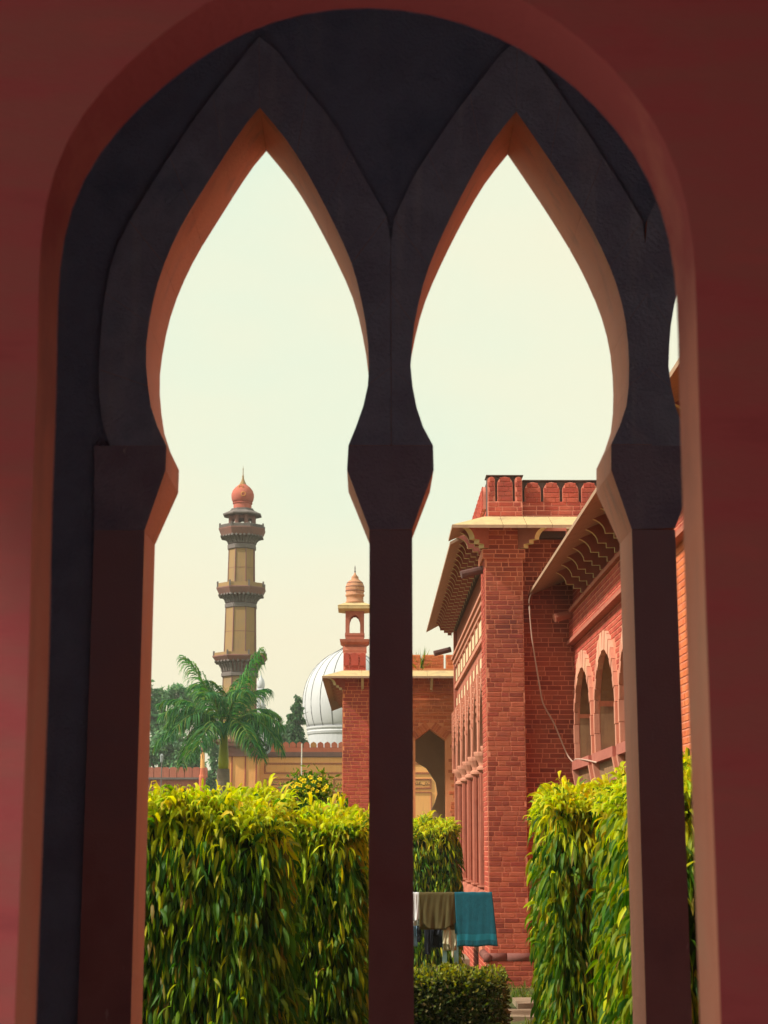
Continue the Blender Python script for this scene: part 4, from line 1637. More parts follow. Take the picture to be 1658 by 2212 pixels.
def shaft(y0, y1, r0, r1, mid):
    s = oct_part('shaft', [(r0, y0), (r1, y1)], 'minaret_tan')
    for k in range(8):                                 # maroon ribs on the arrises
        th = ro + k * math.pi / 4
        b = MB()
        b.tube([(mc[0] + r * ms * OC * math.cos(th), mc[1] + r * ms * OC * math.sin(th), zz(y)) for r, y in ((r0, y0), (r1, y1))], 1.5 * ms, 5)
        b.build('rib', M['minaret_brown'], s)
    b = MB()
    rm = (r0 + r1) / 2 + .35
    b.lathe(mc, op([(rm, mid + .5), (rm, mid - .5)]), 8, ro)
    b.build('joint_band', M['minaret_brown'], s)


def balcony(y_par, y_slab, y_fl, y_ring0, y_ring1, r, rs_, rr, solid=True):
    oct_part('ring', [(rs_, y_ring1 + 1), (rr, y_ring1), (rr, y_ring0 + 3), (rr - 2, y_ring0 + 1.5), (rr - 3, y_ring0)], 'minaret_grey')
    oct_part('flare', [(rs_ + .5, y_ring0 - .1), (rs_ + 1, y_fl + (y_ring0 - y_fl) * .6), (rs_ + 5, y_fl + (y_ring0 - y_fl) * .28), (r * .72, y_fl + 2), (r * .9, y_fl)], 'minaret_brown')
    oct_part('balcony_slab', [(r * .9, y_fl - .1), (r * 1.02, y_slab + 3), (r * 1.02, y_slab + 1), (r * .97, y_slab)], 'minaret_brown')
    b = MB()
    prof = [(rs_ + 1.4, y_ring0 - 1), (rs_ + 3, y_fl + (y_ring0 - y_fl) * .6), (rs_ + 7.5, y_fl + (y_ring0 - y_fl) * .28), (r * .76, y_fl + 2), (r * .93, y_fl + .3)]
    for k in range(8):
        for f in (.02, .26, .5, .74, .98):
            a0, a1 = ro + k * math.pi / 4, ro + (k + 1) * math.pi / 4
            path_ = []
            for rr2, yy2 in prof:
                p = Vector((math.cos(a0), math.sin(a0), 0)).lerp(Vector((math.cos(a1), math.sin(a1), 0)), f) * rr2 * ms * OC
                path_.append((mc[0] + p.x, mc[1] + p.y, zz(yy2)))
            b.tube(path_, .075, 5)
    b.build('balcony_brackets', M['minaret_grey'], mina, kind='stuff')
    for k in range(8):
        th = ro + k * math.pi / 4
        t2 = th + math.pi / 4
        R_ = r * .965 * ms * OC
        p = Vector((mc[0] + R_ * math.cos(th), mc[1] + R_ * math.sin(th), 0))
        q = Vector((mc[0] + R_ * math.cos(t2), mc[1] + R_ * math.sin(t2), 0))
        b = MB()
        b.box(p.x - .05, p.x + .05, p.y - .05, p.y + .05, zz(y_slab) - .02, zz(y_par - 3.5))
        b.build('post', M['minaret_grey'], mina)
        n_ = Vector(((p.x + q.x) / 2 - mc[0], (p.y + q.y) / 2 - mc[1], 0)).normalized() * .06
        d = (q - p).normalized() * .06
        a0, a1 = p + d, q - d
        b = MB()
        if solid:
            z0, z1 = zz(y_slab) + .002, zz(y_par)
            b.hexa([(a0.x, a0.y, z0), (a1.x, a1.y, z0), (a1.x - n_.x, a1.y - n_.y, z0), (a0.x - n_.x, a0.y - n_.y, z0),
                    (a0.x, a0.y, z1), (a1.x, a1.y, z1), (a1.x - n_.x, a1.y - n_.y, z1), (a0.x - n_.x, a0.y - n_.y, z1)])
            b.build('balcony_panel', M['minaret_tan'], mina)
        else:
            for f in (.12, .5, .9):
                z = zz(y_slab) * (1 - f) + zz(y_par) * f
                b.tube([(a0.x, a0.y, z), (a1.x, a1.y, z)], .035, 5)
            for f in (.25, .5, .75):
                c = a0.lerp(a1, f)
                b.box(c.x - .03, c.x + .03, c.y - .03, c.y + .03, zz(y_slab), zz(y_par))
            b.build('railing', M['minaret_grey'], mina)


shaft(1640, 1458, 37.5, 34.5, 1540)
balcony(1408, 1414, 1426, 1449, 1458, 57, 35, 39)
shaft(1402 + 12, 1308, 33.5, 31.5, 1361)
balcony(1256.5, 1265, 1281, 1298, 1308, 51.5, 30, 34)
shaft(1265, 1180, 28.5, 27, 1222)
balcony(1130, 1136, 1153, 1169, 1180, 49, 26.5, 30.5, solid=False)
# open lantern
b = MB()
for k in range(8):
    th = ro + k * math.pi / 4
    Rr = 24.5 * ms * OC
    x, y = mc[0] + Rr * math.cos(th), mc[1] + Rr * math.sin(th)
    b.lathe((x, y), [(.13, zz(1136)), (.13, zz(1108))], 6)
    t2 = th + math.pi / 4
    p, q = Vector((x, y, 0)), Vector((mc[0] + Rr * math.cos(t2), mc[1] + Rr * math.sin(t2), 0))
    for s in np.linspace(0, 1, 9)[:-1]:               # arch heads between the posts
        u0, u1 = p.lerp(q, s), p.lerp(q, s + .125)
        zf = lambda t: zz(1122 - 7.5 * math.sqrt(max(0, 1 - (2 * t - 1) ** 2)))
        n_ = Vector((u0.x - mc[0], u0.y - mc[1], 0)).normalized() * -.12
        b.raw([(u0.x, u0.y, zf(s)), (u1.x, u1.y, zf(s + .125)), (u1.x, u1.y, zz(1108)), (u0.x, u0.y, zz(1108)),
               (u0.x + n_.x, u0.y + n_.y, zf(s)), (u1.x + n_.x, u1.y + n_.y, zf(s + .125)), (u1.x + n_.x, u1.y + n_.y, zz(1108)), (u0.x + n_.x, u0.y + n_.y, zz(1108))],
              [(0, 1, 2, 3), (7, 6, 5, 4), (1, 0, 4, 5)])
lan = b.build('lantern', M['minaret_brown'], mina)
oct_part('lantern_eave', [(24, 1108.2), (41, 1107), (41.5, 1104.5), (26, 1096.5), (26, 1095), (24, 1094.5), (24, 1092)], 'minaret_grey')
oct_part('neck', [(20, 1092.1), (20, 1081), (22, 1080), (22, 1078.2)], 'minaret_red', n=24)
dome = oct_part('dome', [(20.5, 1078), (23.5, 1073), (25.2, 1065), (25, 1060), (22.5, 1052), (17, 1045), (10, 1039.5), (8, 1038)], 'minaret_red', n=32, smooth=True)
for th0, y, rr in ((-1.45, 1063, 25.4), (-1.75, 1046, 18.6)):
    b = MB()
    cx = Vector((mc[0] + rr * ms * math.cos(th0), mc[1] + rr * ms * math.sin(th0), zz(y)))
    nrm = Vector((math.cos(th0), math.sin(th0), .15)).normalized()
    sd = nrm.cross(Vector((0, 0, 1))).normalized()
    up = sd.cross(nrm)
    b.tube([cx + (sd * math.cos(a) + up * math.sin(a)) * .13 for a in np.linspace(0, 2 * math.pi, 13)], .03, 5)
    b.build('roundel', M['mosque_amber'], dome)
oct_part('finial', [(8, 1037.9), (4.5, 1031), (2.6, 1026), (1.8, 1021), (2.2, 1019), (1.0, 1017), (.7, 1006), (1.3, 1004), (.5, 1002), (.2, 997)], 'minaret_tan', n=12)
# base tower of the minaret standing in the wall line
tx0, tx1 = xat(487, NY, 1650), xat(556, NY, 1650)
b = MB()
b.box(tx0, tx1, NY, NY + 2.6, 0, zz(1634))
tower = b.build('base_tower', M['ochre'], mina)
b = MB()
b.box(tx0 - .1, tx1 + .1, NY - .14, NY + 2.7, zz(1633.9), zz(1629))
b.box(tx0 - .02, tx1 + .02, NY - .04, NY + 2.7, zz(1628.9), zz(1612))
b.box(tx0 - .3, tx1 + .3, NY - .4, NY + 2.9, zz(1611.9), zz(1603))
b.box(tx0 - .75, tx1 + .15, NY - .5, NY + 2.9, zz(1602.9), zz(1597.5))
b.build('tower_cornice', M['minaret_brown'], mina)
for px in (489, 500.5, 529.5, 553):
    b = MB()
    x = xat(px, NY, 1660)
    b.box(x - .035, x + .035, NY - .05, NY - .001, zz(1790), zz(1634.2))
    b.build('tower_strip', M['ochre_line'], tower)

# white ribbed dome
DY = 125.0
dm = mpp(748, 1500, DY)
dc = (xat(749, DY, 1500), DY + 3)
dz_ = lambda py: zat(py, DY, 740)
wd = thing('white_dome', 'big white ribbed dome on a plain white drum, behind the gate pavilion', 'dome', (dc[0], dc[1], 0))
dprof = [(88, 1566), (93, 1555), (97.5, 1535), (99, 1513), (97, 1490), (91, 1467), (80, 1445), (64, 1425), (44, 1409), (24, 1398), (11, 1391), (6, 1386)]
b = MB()
sp = smooth_line(dprof, 30)
b.lathe(dc, [(r * dm, dz_(y)) for r, y in sp], 48)
shell = b.build('dome_shell', M['white'], wd, smooth=True)
for k in range(22):
    th = 2 * math.pi * (k + .3) / 22
    b = MB()
    b.tube([(dc[0] + (r + .2) * dm * math.cos(th), dc[1] + (r + .2) * dm * math.sin(th), dz_(y)) for r, y in sp[::2]], .75 * dm, 5)
    b.build('rib', M['white_rib'], shell)
b = MB()
b.lathe(dc, [(r * dm, dz_(y)) for r, y in ((86, 1800), (86, 1584), (88, 1582), (89.5, 1577), (87.5, 1574), (90.5, 1570), (90.5, 1566.2))], 48)
b.build('drum', M['white'], wd, smooth=False)
b = MB()
b.lathe(dc, [(r * dm, dz_(y)) for r, y in ((5.8, 1386.1), (7, 1380), (3, 1376), (4, 1370), (1, 1360))], 12)
b.build('finial', M['white'], wd)

# small white kiosk behind the minaret
KY = 130.0
kc = (xat(563, KY, 1500), KY)
km = mpp(563, 1500, KY)
kz = lambda py: zat(py, KY, 563)
kiosk = thing('white_kiosk', 'small white domed kiosk peeping out just right of the minaret shaft', 'kiosk', (kc[0], kc[1], 0))
b = MB()
b.lathe(kc, [(r * km, kz(y)) for r, y in ((7, 1488), (8.2, 1482), (8.4, 1477), (6.5, 1469), (3, 1464), (1, 1458), (.3, 1452))], 16)
b.build('dome', M['white'], kiosk, smooth=True)
b = MB()
b.lathe(kc, [(r * km * 1.05, kz(y)) for r, y in ((8, 1496), (12.5, 1495), (12.5, 1493), (8, 1488.1))], 8, ro)
b.build('eave', M['white'], kiosk)
for k in range(8):
    th = ro + k * math.pi / 4
    b = MB()
    b.lathe((kc[0] + 7 * km * math.cos(th), kc[1] + 7 * km * math.sin(th)), [(1.6 * km, kz(1522)), (1.6 * km, kz(1496.1))], 6)
    b.build('post', M['white'], kiosk)
b = MB()
b.lathe(kc, [(r * km, kz(y)) for r, y in ((11, 1800), (11, 1526), (12, 1525), (12, 1522.1))], 8, ro)
b.build('base', M['white'], kiosk)

# low red boundary wall at the far left, with a post
BY = 95.0
bxx = lambda px: xat(px, BY, 1680)
bzz = lambda py: zat(py, BY, 400)
bw_ = thing('boundary_wall', 'low dark red boundary wall with a stone coping, left of the palm trunk', 'wall', (bxx(380), BY, 0))
b = MB()
b.box(bxx(-420), bxx(437), BY, BY + .5, 0, bzz(1684))
b.build('wall_body', M['sand_red'], bw_)
b = MB()
b.box(bxx(-420), bxx(446), BY - .2, BY + .6, bzz(1683.9), bzz(1679.5))
b.build('coping', M['minaret_grey'], bw_)
px = -416.0
while px < 431:
    pts = [(px + .6, 1679.4), (px + 16, 1679.4), (px + 16, 1660), (px + 13, 1657), (px + 3.5, 1657), (px + .6, 1660)]
    b = MB()
    b.prism([(bxx(x), BY + .1, bzz(y)) for x, y in pts], (0, .3, 0))
    b.build('merlon', M['sand_red'], bw_)
    px += 16.6
gp_ = thing('gate_post', 'slim tan post with a knobbed cap at the end of the low red wall', 'post', (bxx(438), BY, 0))
pm = mpp(438, 1640, BY)
pc = (bxx(438.5), BY - .5)
b = MB()
b.lathe(pc, [(r * pm, bzz(y)) for r, y in ((7.5, 1760), (7.5, 1678), (6, 1674), (5, 1660))], 8, ro)
b.build('post_base', M['mosque_red'], gp_)
b = MB()
b.lathe(pc, [(r * pm, bzz(y)) for r, y in ((4.9, 1659.9), (4.4, 1626))], 8, ro)
b.build('shaft', M['ochre'], gp_)
b = MB()
b.lathe(pc, [(r * pm, bzz(y)) for r, y in ((4.4, 1625.9), (6.5, 1621), (5.6, 1617), (7, 1611), (6.8, 1605), (5, 1603), (1.2, 1601))], 12)
b.build('cap', M['minaret_brown'], gp_)
# lamp on a thin pole in front of the trees
lp = thing('lamp_post', 'thin pole with a small lantern in front of the far left trees', 'lamp', (xat(349, 94, 1680), 94, 0))
lc_ = (xat(349, 94, 1640), 94)
lm = mpp(349, 1640, 94)
b = MB()
b.lathe(lc_, [(.03, 0), (.03, zat(1648, 94, 349))], 6)
b.build('pole', M['minaret_grey'], lp)
b = MB()
b.lathe(lc_, [(r * lm, zat(y, 94, 349)) for r, y in ((1.5, 1647.9), (3, 1646), (4, 1634), (4.4, 1632), (1, 1628))], 6)
b.build('lantern', M['horn'], lp)

# loudspeaker horn on the base tower
HY = 96.0
hc = at(568, 1613, HY)
horn = thing('loudspeaker', 'grey horn loudspeaker on the minaret base corner, under the palm fronds', 'loudspeaker', (hc.x, HY, hc.z))
hm = mpp(568, 1613, HY)
ax = Vector((.18, -1, -.12)).normalized()
b = MB()
prof_h = [(0.10, .30), (.14, .30), (.2, .22), (.34, .1), (.62, 0.0)]
path_ = [hc + ax * (-1.0 + t) for t in (0, .2, .5, .8, 1.0)]
b.tube(path_, [.16, .2, .24, .30, 13.2 * hm], 20, cap=False)
b.build('horn_bell', M['horn'], horn, smooth=True)
b = MB()
b.tube([hc + ax * .98, hc + ax * 1.03], 13.6 * hm, 20, cap=False)
b.tube([hc + ax * 1.03, hc + ax * .985], [13.6 * hm, 9.0 * hm], 20, cap=False)
b.build('rim', M['horn'], horn, smooth=True)
b = MB()
b.tube([hc + ax * .6, hc + ax * .9], [9.4 * hm, 9.4 * hm], 16)
b.build('throat', M['horn_dark'], horn)
b = MB()
b.tube([hc + ax * .88, hc + ax * 1.08], [3.6 * hm, 2.2 * hm], 12)
b.build('centre_plug', M['horn'], horn)
b = MB()
b.tube([hc + ax * -.6, hc + ax * -.6 + Vector((-.6, 1.2, .1))], .06, 6)
b.build('bracket', M['minaret_grey'], horn)

# pale pole in front of the mosque wall
pp = at(651, 1650, 97)
b = MB()
b.lathe((pp.x, 97), [(.035, 0), (.035, zat(1606, 97, 651))], 6)
o = b.build('pole', M['pole'], loc=(pp.x, 97, 0))
tag(o, 'thin pale pole standing in front of the ochre wall, above the yellow flowers', 'pole')

# ------------------------------------------------------------------ vegetation
def col_mix(n, cols, w):
    c = np.array(cols, float)
    i = rng.choice(len(c), size=n, p=np.array(w) / np.sum(w))
    t = c[i] * (0.75 + 0.5 * rng.random((n, 1)))
    return np.clip(t * (1 + rng.normal(scale=.06, size=(n, 3))), 0.002, 1)


TREE_COLS = [(0.035, 0.085, 0.03), (0.06, 0.13, 0.045), (0.09, 0.17, 0.06), (0.05, 0.10, 0.05)]


def tree(name, label, base, trunk_h, clumps, n, size, cols=TREE_COLS, group=None, weep=0.25, trunk_r=.25):
    """trunk with limbs to every clump; each clump a loose ball of leaves with gaps"""
    t = thing(name, label, 'tree', base, group)
    bx_, by_, bz_ = base
    b = MB()
    top = Vector((bx_, by_, trunk_h))
    b.tube([(bx_, by_, bz_ - .1), (bx_ + .1, by_, trunk_h * .5), tuple(top)], [trunk_r, trunk_r * .75, trunk_r * .6], 9)
    for c, r in clumps:
        cv = Vector(c)
        mid = top.lerp(cv, .5) + Vector((0, 0, .15 * r[2]))
        b.tube([tuple(top - Vector((0, 0, .3))), tuple(mid), tuple(cv)], [trunk_r * .5, trunk_r * .3, trunk_r * .12], 6)
        for k in range(4):
            e = cv + Vector((rng.normal() * r[0] * .5, rng.normal() * r[1] * .5, rng.normal() * r[2] * .45))
            b.tube([tuple(mid), tuple(mid.lerp(e, .5) + Vector((0, 0, .1))), tuple(e)], [trunk_r * .2, trunk_r * .12, trunk_r * .05], 5)
    b.build('trunk', M['bark'], t)
    vols = np.array([r[0] * r[1] * r[2] for c, r in clumps])
    Vs, Fs, Ts, off = [], [], [], 0
    for (c, r), v in zip(clumps, vols / vols.sum()):
        m = max(60, int(n * v))
        # leaves gather in sprays
        ns = max(6, m // 26)
        d = rng.normal(size=(ns, 3))
        d /= np.linalg.norm(d, axis=1, keepdims=True)
        rad = rng.random((ns, 1)) ** .45
        sc = np.array(c) + d * rad * np.array(r)
        idx = rng.integers(0, ns, m)
        pos = sc[idx] + rng.normal(size=(m, 3)) * np.array(r) * .11
        dd = rng.normal(size=(m, 3)) + d[idx] * .6
        L_ = size * rng.uniform(.6, 1.3, m)
        V, Fq, own = leaves(pos, dd, L_, L_ * .42, np.full(m, weep) + rng.random(m) * .3, stations=3)
        tint = col_mix(m, cols, [1] * len(cols))
        Vs.append(V)
        Fs.append(Fq + off)
        Ts.append(tint[own])
        off += len(V)
    me = foliage_mesh('crown', np.concatenate(Vs), np.concatenate(Fs), np.concatenate(Ts), M['tree_leaf'], ORIGIN[t.name])
    link_mesh('crown', me, t)
    return t


def blob(px, py, rx, ry, Y):
    p = at(px, py, Y)
    m = mpp(px, py, Y)
    return (tuple(p), (rx * m, rx * m * .8, ry * m))


TY_ = 128.0
HAZE_PALE = [(0.12, 0.26, 0.13), (0.17, 0.33, 0.15), (0.22, 0.37, 0.18), (0.14, 0.27, 0.15)]  # leaf colours paled to stand in for distance haze
tree('leafy_tree', 'loose pale green tree at the far left, tallest behind the low red wall', (xat(372, TY_, 1700), TY_, 0), zat(1640, TY_, 372),
     [blob(352, 1512, 22, 26, TY_), blob(385, 1500, 26, 20, TY_), blob(410, 1530, 22, 24, TY_), blob(348, 1570, 24, 30, TY_), blob(378, 1560, 26, 24, TY_), blob(320, 1540, 20, 40, TY_), blob(300, 1500, 30, 40, TY_),
      blob(430, 1500, 18, 16, TY_), blob(440, 1545, 24, 20, TY_)], 6500, .42, HAZE_PALE)
tree('leafy_tree', 'dense rounded green tree low behind the red wall, left of the knobbed post', (xat(350, TY_ - 10, 1700), TY_ - 10, 0), zat(1690, TY_ - 10, 350),
     [blob(345, 1625, 30, 28, TY_ - 10), blob(390, 1640, 30, 28, TY_ - 10), blob(365, 1600, 30, 20, TY_ - 10), blob(425, 1640, 18, 34, TY_ - 10), blob(312, 1630, 24, 30, TY_ - 10)], 7000, .36, HAZE_PALE)
tree('leafy_tree', 'thin airy tree with white gaps between the knobbed post and the palm trunk', (xat(461, TY_ - 6, 1700), TY_ - 6, 0), zat(1680, TY_ - 6, 461),
     [blob(458, 1610, 15, 20, TY_ - 6), blob(466, 1645, 11, 24, TY_ - 6), blob(452, 1675, 10, 16, TY_ - 6), blob(448, 1690, 10, 14, TY_ - 6), blob(462, 1690, 12, 20, TY_ - 6)], 2400, .34, HAZE_PALE)
for i_, (px_, hh_) in enumerate(((215, 1560), (90, 1530), (-40, 1580), (-190, 1540), (-330, 1570))):
    yq = TY_ - 4 + 5 * (i_ % 2)
    tree('leafy_tree', ('round green tree beyond the red wall, first left of the tallest tree', 'broad green tree beyond the red wall, second left of the tallest tree',
                        'low green tree beyond the red wall, third left of the tallest tree', 'tall green tree beyond the red wall, fourth left of the tallest tree',
                        'last green tree of the row beyond the red wall')[i_], (xat(px_, yq, 1700), yq, 0), zat(1690, yq, px_),
         [blob(px_ + dx, hh_ + dy, rx_, ry_, yq) for dx, dy, rx_, ry_ in ((0, 0, 40, 36), (-42, 40, 40, 36), (40, 44, 42, 38), (0, 70, 50, 40), (-30, 110, 44, 36), (34, 112, 44, 36))], 5000, .42, HAZE_PALE)
DK = [(0.04, 0.11, 0.05), (0.06, 0.15, 0.06), (0.09, 0.19, 0.07)]
TZ = 116.0
tree('mast_tree', 'dark narrow drooping tree standing just left of the white dome', (xat(640, TZ, 1700), TZ, 0), zat(1560, TZ, 640),
     [blob(645, 1510, 7, 12, TZ), blob(642, 1530, 12, 16, TZ), blob(638, 1555, 16, 18, TZ), blob(634, 1580, 20, 18, TZ), blob(640, 1605, 22, 18, TZ)], 5200, .30, DK, weep=.75, trunk_r=.18)
tree('leafy_tree', 'low dark bushy tree between the palm fronds and the narrow drooping tree', (xat(608, TZ + 4, 1700), TZ + 4, 0), zat(1640, TZ + 4, 608),
     [blob(608, 1580, 14, 18, TZ + 4), blob(600, 1605, 16, 14, TZ + 4), blob(618, 1600, 12, 14, TZ + 4)], 2200, .30, DK)

# royal palm
QY = 60.0
qb = at(483, 1600, QY)
qm = mpp(483, 1600, QY)
palm = thing('palm_tree', 'royal palm with yellow green crownshaft and arching feathery fronds, in front of the minaret', 'palm', (qb.x, QY, 0))
zq = lambda py: zat(py, QY, 483)
b = MB()
b.lathe((qb.x, QY), [(17 * qm, 0), (16 * qm, .5), (15 * qm, zq(1700)), (13 * qm, zq(1661))], 14)
b.build('trunk', M['palm_trunk'], palm, smooth=True)
b = MB()
b.lathe((qb.x, QY), [(10.5 * qm, zq(1662)), (11.5 * qm, zq(1645)), (10 * qm, zq(1620)), (8.5 * qm, zq(1596)), (7 * qm, zq(1575)), (4 * qm, zq(1560))], 14)
b.build('crownshaft', M['crownshaft'], palm, smooth=True)
fr_specs = [  # tip px, py, depth offset, arch height
    (345, 1520, .3, 42), (335, 1612, -.4, 58), (398, 1418, .6, 26), (562, 1402, -.3, 22), (610, 1622, -.5, 56), (602, 1548, .4, 40),
    (450, 1470, .9, 24), (528, 1462, 1.0, 24), (392, 1652, -1.3, 60), (566, 1640, -1.3, 60), (430, 1610, -1.6, 40), (540, 1600, -1.6, 40),
    (420, 1480, 1.2, 40), (575, 1490, 1.1, 34), (360, 1565, .2, 46), (605, 1590, .3, 46),
    (440, 1500, -1.4, 40), (530, 1495, -1.4, 40), (368, 1590, -1.0, 58), (598, 1606, -1.0, 56), (410, 1635, -1.6, 58), (552, 1628, -1.6, 56), (350, 1545, -.6, 46), (606, 1568, -.6, 44)]
PALM_COLS = [(0.03, 0.12, 0.045), (0.05, 0.17, 0.05), (0.09, 0.24, 0.05), (0.20, 0.26, 0.06)]
for i, (tx, ty, dy, arch) in enumerate(fr_specs):
    p0 = at(484, 1583, QY) + Vector((0, dy * .1, 0))
    p3 = at(tx, ty, QY + dy * 1.5)
    up_ = Vector((0, 0, arch * qm))
    p1 = p0.lerp(p3, .33) + up_ * 1.1
    p2 = p0.lerp(p3, .72) + up_ * .95
    P_ = [((1 - t) ** 3) * p0 + 3 * t * (1 - t) ** 2 * p1 + 3 * t * t * (1 - t) * p2 + t ** 3 * p3 for t in np.linspace(0, 1, 15)]
    b = MB()
    b.tube(P_, [.06 - .052 * t for t in np.linspace(0, 1, 15)], 5)
    fo = b.build('frond', M['frond_rib'], palm)
    n = 84
    tpos = np.linspace(.14, 1.0, n)
    pa = np.array([tuple(p) for p in P_])
    tl = np.linspace(0, 1, 15)
    pos = np.stack([np.interp(tpos, tl, pa[:, k]) for k in range(3)], 1)
    tan = np.gradient(pos, axis=0)
    tan /= np.linalg.norm(tan, axis=1, keepdims=True)
    sd = np.cross(tan, np.array([0, 0, 1.0]))
    sd /= np.linalg.norm(sd, axis=1, keepdims=True) + 1e-6
    allp, alld, alll = [], [], []
    for s in (-1, 1):
        for rep in range(1):
            allp.append(pos + rng.normal(scale=.015, size=pos.shape))
            alld.append(tan * (.65 + .2 * rng.random((n, 1))) + sd * s + np.array([0, 0, .02]) + rng.normal(scale=.16, size=pos.shape))
            alll.append((.85 * np.sin(np.pi * (.12 + .83 * tpos)) ** .6 + .12) * rng.uniform(.8, 1.1, n))
    allp, alld, alll = np.concatenate(allp), np.concatenate(alld), np.concatenate(alll)
    V, Fq, own = leaves(allp, alld, alll, np.full(len(alll), .036), np.full(len(alll), .80) + rng.random(len(alll)) * .3, stations=5)
    tint = col_mix(len(alll), PALM_COLS, [1.4, 1.4, 1, .35])
    if ty < 1450:
        tint *= np.array((1.25, 1.35, 1.0))
    me = foliage_mesh('leaflets', V, Fq, tint[own], M['tree_leaf'], ORIGIN[palm.name])
    lo = link_mesh('leaflets', me, fo)
    lo['kind'] = 'stuff'

# hedges of drooping lance leaves
LEAF_COLS = [(0.030, 0.11, 0.010), (0.065, 0.17, 0.012), (0.15, 0.25, 0.012), (0.27, 0.30, 0.012), (0.24, 0.17, 0.02)]
YOUNG_SUNLIT = [(0.52, 0.58, 0.012), (0.60, 0.58, 0.014), (0.40, 0.54, 0.014), (0.62, 0.50, 0.03)]  # lime of young growth, with sunlight on the tops put into the colour
LEAF_ME = []
for s in range(8):
    V, Fq, own = leaves(np.zeros((1, 3)), np.array([[0.42, 0.05 * (s - 3), .1 if s % 3 == 0 else -.8]]), np.array([1.0]), np.array([.165]), np.array([.96 + .02 * s]), fold=.3)
    me = foliage_mesh('leaf', V, Fq, np.ones((len(V), 3)) * .1, M['leaf_obj'], (0, 0, 0))
    LEAF_ME.append(me)


def hedge(label, x0, x1, y0, y1, h, n, leaf_len, singles, face='F', cols_w=(1.5, 2.3, 2.6, 1.7, .3), name='hedge', top_bulge=.16, shoulder=.5):
    """clipped block: leaves hang from its skin; the outermost in view are single objects"""
    t = thing(name, label, 'hedge', ((x0 + x1) / 2, (y0 + y1) / 2, 0), 'clipped hedges of drooping leaves')
    cx, cy = (x0 + x1) / 2, (y0 + y1) / 2
    a, bb = (x1 - x0) / 2, (y1 - y0) / 2

    def skin(m, top_share):
        """random points on the rounded block and their outward directions"""
        ntop = int(m * top_share)
        e = .42
        tq = np.linspace(0, 2 * math.pi, 4001)
        qx = np.sign(np.cos(tq)) * np.abs(np.cos(tq)) ** e * a
        qy = np.sign(np.sin(tq)) * np.abs(np.sin(tq)) ** e * bb
        cum = np.concatenate([[0], np.cumsum(np.hypot(np.diff(qx), np.diff(qy)))])
        th = np.interp(rng.random(m) * cum[-1], cum, tq)
        th = np.where(np.isfinite(th), th, 0)
        ct, st = np.cos(th), np.sin(th)
        sx = np.sign(ct) * np.abs(ct) ** e
        sy = np.sign(st) * np.abs(st) ** e
        z = rng.random(m) * h
        wob = 1 + .04 * np.sin(5 * th + z * 2.1 + a * 9) + .03 * np.sin(13 * th - z * 4.7)
        zz_ = np.clip((z - (h - shoulder)) / shoulder, 0, 1)
        shr = 1 - .26 * zz_ ** 2.2
        px_ = cx + sx * a * wob * shr
        py_ = cy + sy * bb * wob * shr
        nx_, ny_ = np.abs(ct) ** (2 - e) * np.sign(ct), np.abs(st) ** (2 - e) * np.sign(st)
        nl = np.hypot(nx_ / a, ny_ / bb) + 1e-9
        N_ = np.stack([nx_ / a / nl, ny_ / bb / nl, .15 + .9 * zz_], 1)
        P_ = np.stack([px_, py_, z], 1)
        ux, uy = rng.uniform(-1, 1, ntop), rng.uniform(-1, 1, ntop)
        rr = np.maximum(np.abs(ux), np.abs(uy))
        P_[:ntop, 0] = cx + ux * a * .92
        P_[:ntop, 1] = cy + uy * bb * .92
        P_[:ntop, 2] = h - .10 * rr ** 4 + top_bulge * np.sin(P_[:ntop, 0] * 5.3) * np.cos(P_[:ntop, 1] * 4.1) * .6
        N_[:ntop] = np.stack([ux * .6, uy * .6, np.ones(ntop)], 1)
        return P_, N_, np.arange(m) < ntop

    b = MB()
    ins = .12
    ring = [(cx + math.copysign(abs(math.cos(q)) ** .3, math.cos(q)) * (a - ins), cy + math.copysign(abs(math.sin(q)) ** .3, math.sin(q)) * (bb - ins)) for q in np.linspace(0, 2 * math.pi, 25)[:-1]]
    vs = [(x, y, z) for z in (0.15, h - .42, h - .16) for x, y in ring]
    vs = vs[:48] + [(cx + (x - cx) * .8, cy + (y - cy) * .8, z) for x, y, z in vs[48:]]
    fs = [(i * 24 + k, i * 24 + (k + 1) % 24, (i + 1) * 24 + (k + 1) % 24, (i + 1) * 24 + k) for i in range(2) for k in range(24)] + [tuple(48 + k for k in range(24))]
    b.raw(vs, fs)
    for k in range(5):
        x = cx + (k - 2) * a * .4
        b.tube([(x, cy, -.05), (x + .02, cy, .4)], .03, 6)
    b.build('dark_core', M['shade_core'], t)  # solid dark block for the shaded inside, plus a few stems
    # the mass
    ns = n // 9                                       # leaves hang in sprays from short shoots
    Pq, Nq, tq_ = skin(ns, .24)
    dq = rng.random(ns) ** 1.3 * .17
    dq = np.where(tq_, dq * .5 - rng.exponential(.035, ns), dq)
    ix = np.sort(rng.integers(0, ns, n))
    ix = np.where(rng.random(n) < .6, ix, np.arange(n))
    Pu, Nu, tu = skin(n, .24)
    Pq, Nq, tq_ = np.concatenate([Pq, Pu])[:max(n, ns)], np.concatenate([Nq, Nu])[:max(n, ns)], np.concatenate([tq_, tu])[:max(n, ns)]
    dq = np.concatenate([dq, rng.random(n) ** 1.3 * .10])[:max(n, ns)]
    P_, N_, top = Pq[ix] + rng.normal(scale=.028, size=(n, 3)), Nq[ix] + rng.normal(scale=.10, size=(n, 3)), tq_[ix]
    depth = dq[ix] + rng.random(n) * .03
    nn = N_ / np.linalg.norm(N_, axis=1, keepdims=True)
    P_ = P_ - nn * depth[:, None]
    d0 = nn * np.where(top, .8, .42)[:, None] + rng.normal(scale=.27, size=(n, 3)) + np.where(top, .35, -.75)[:, None] * np.array([0, 0, 1.0])
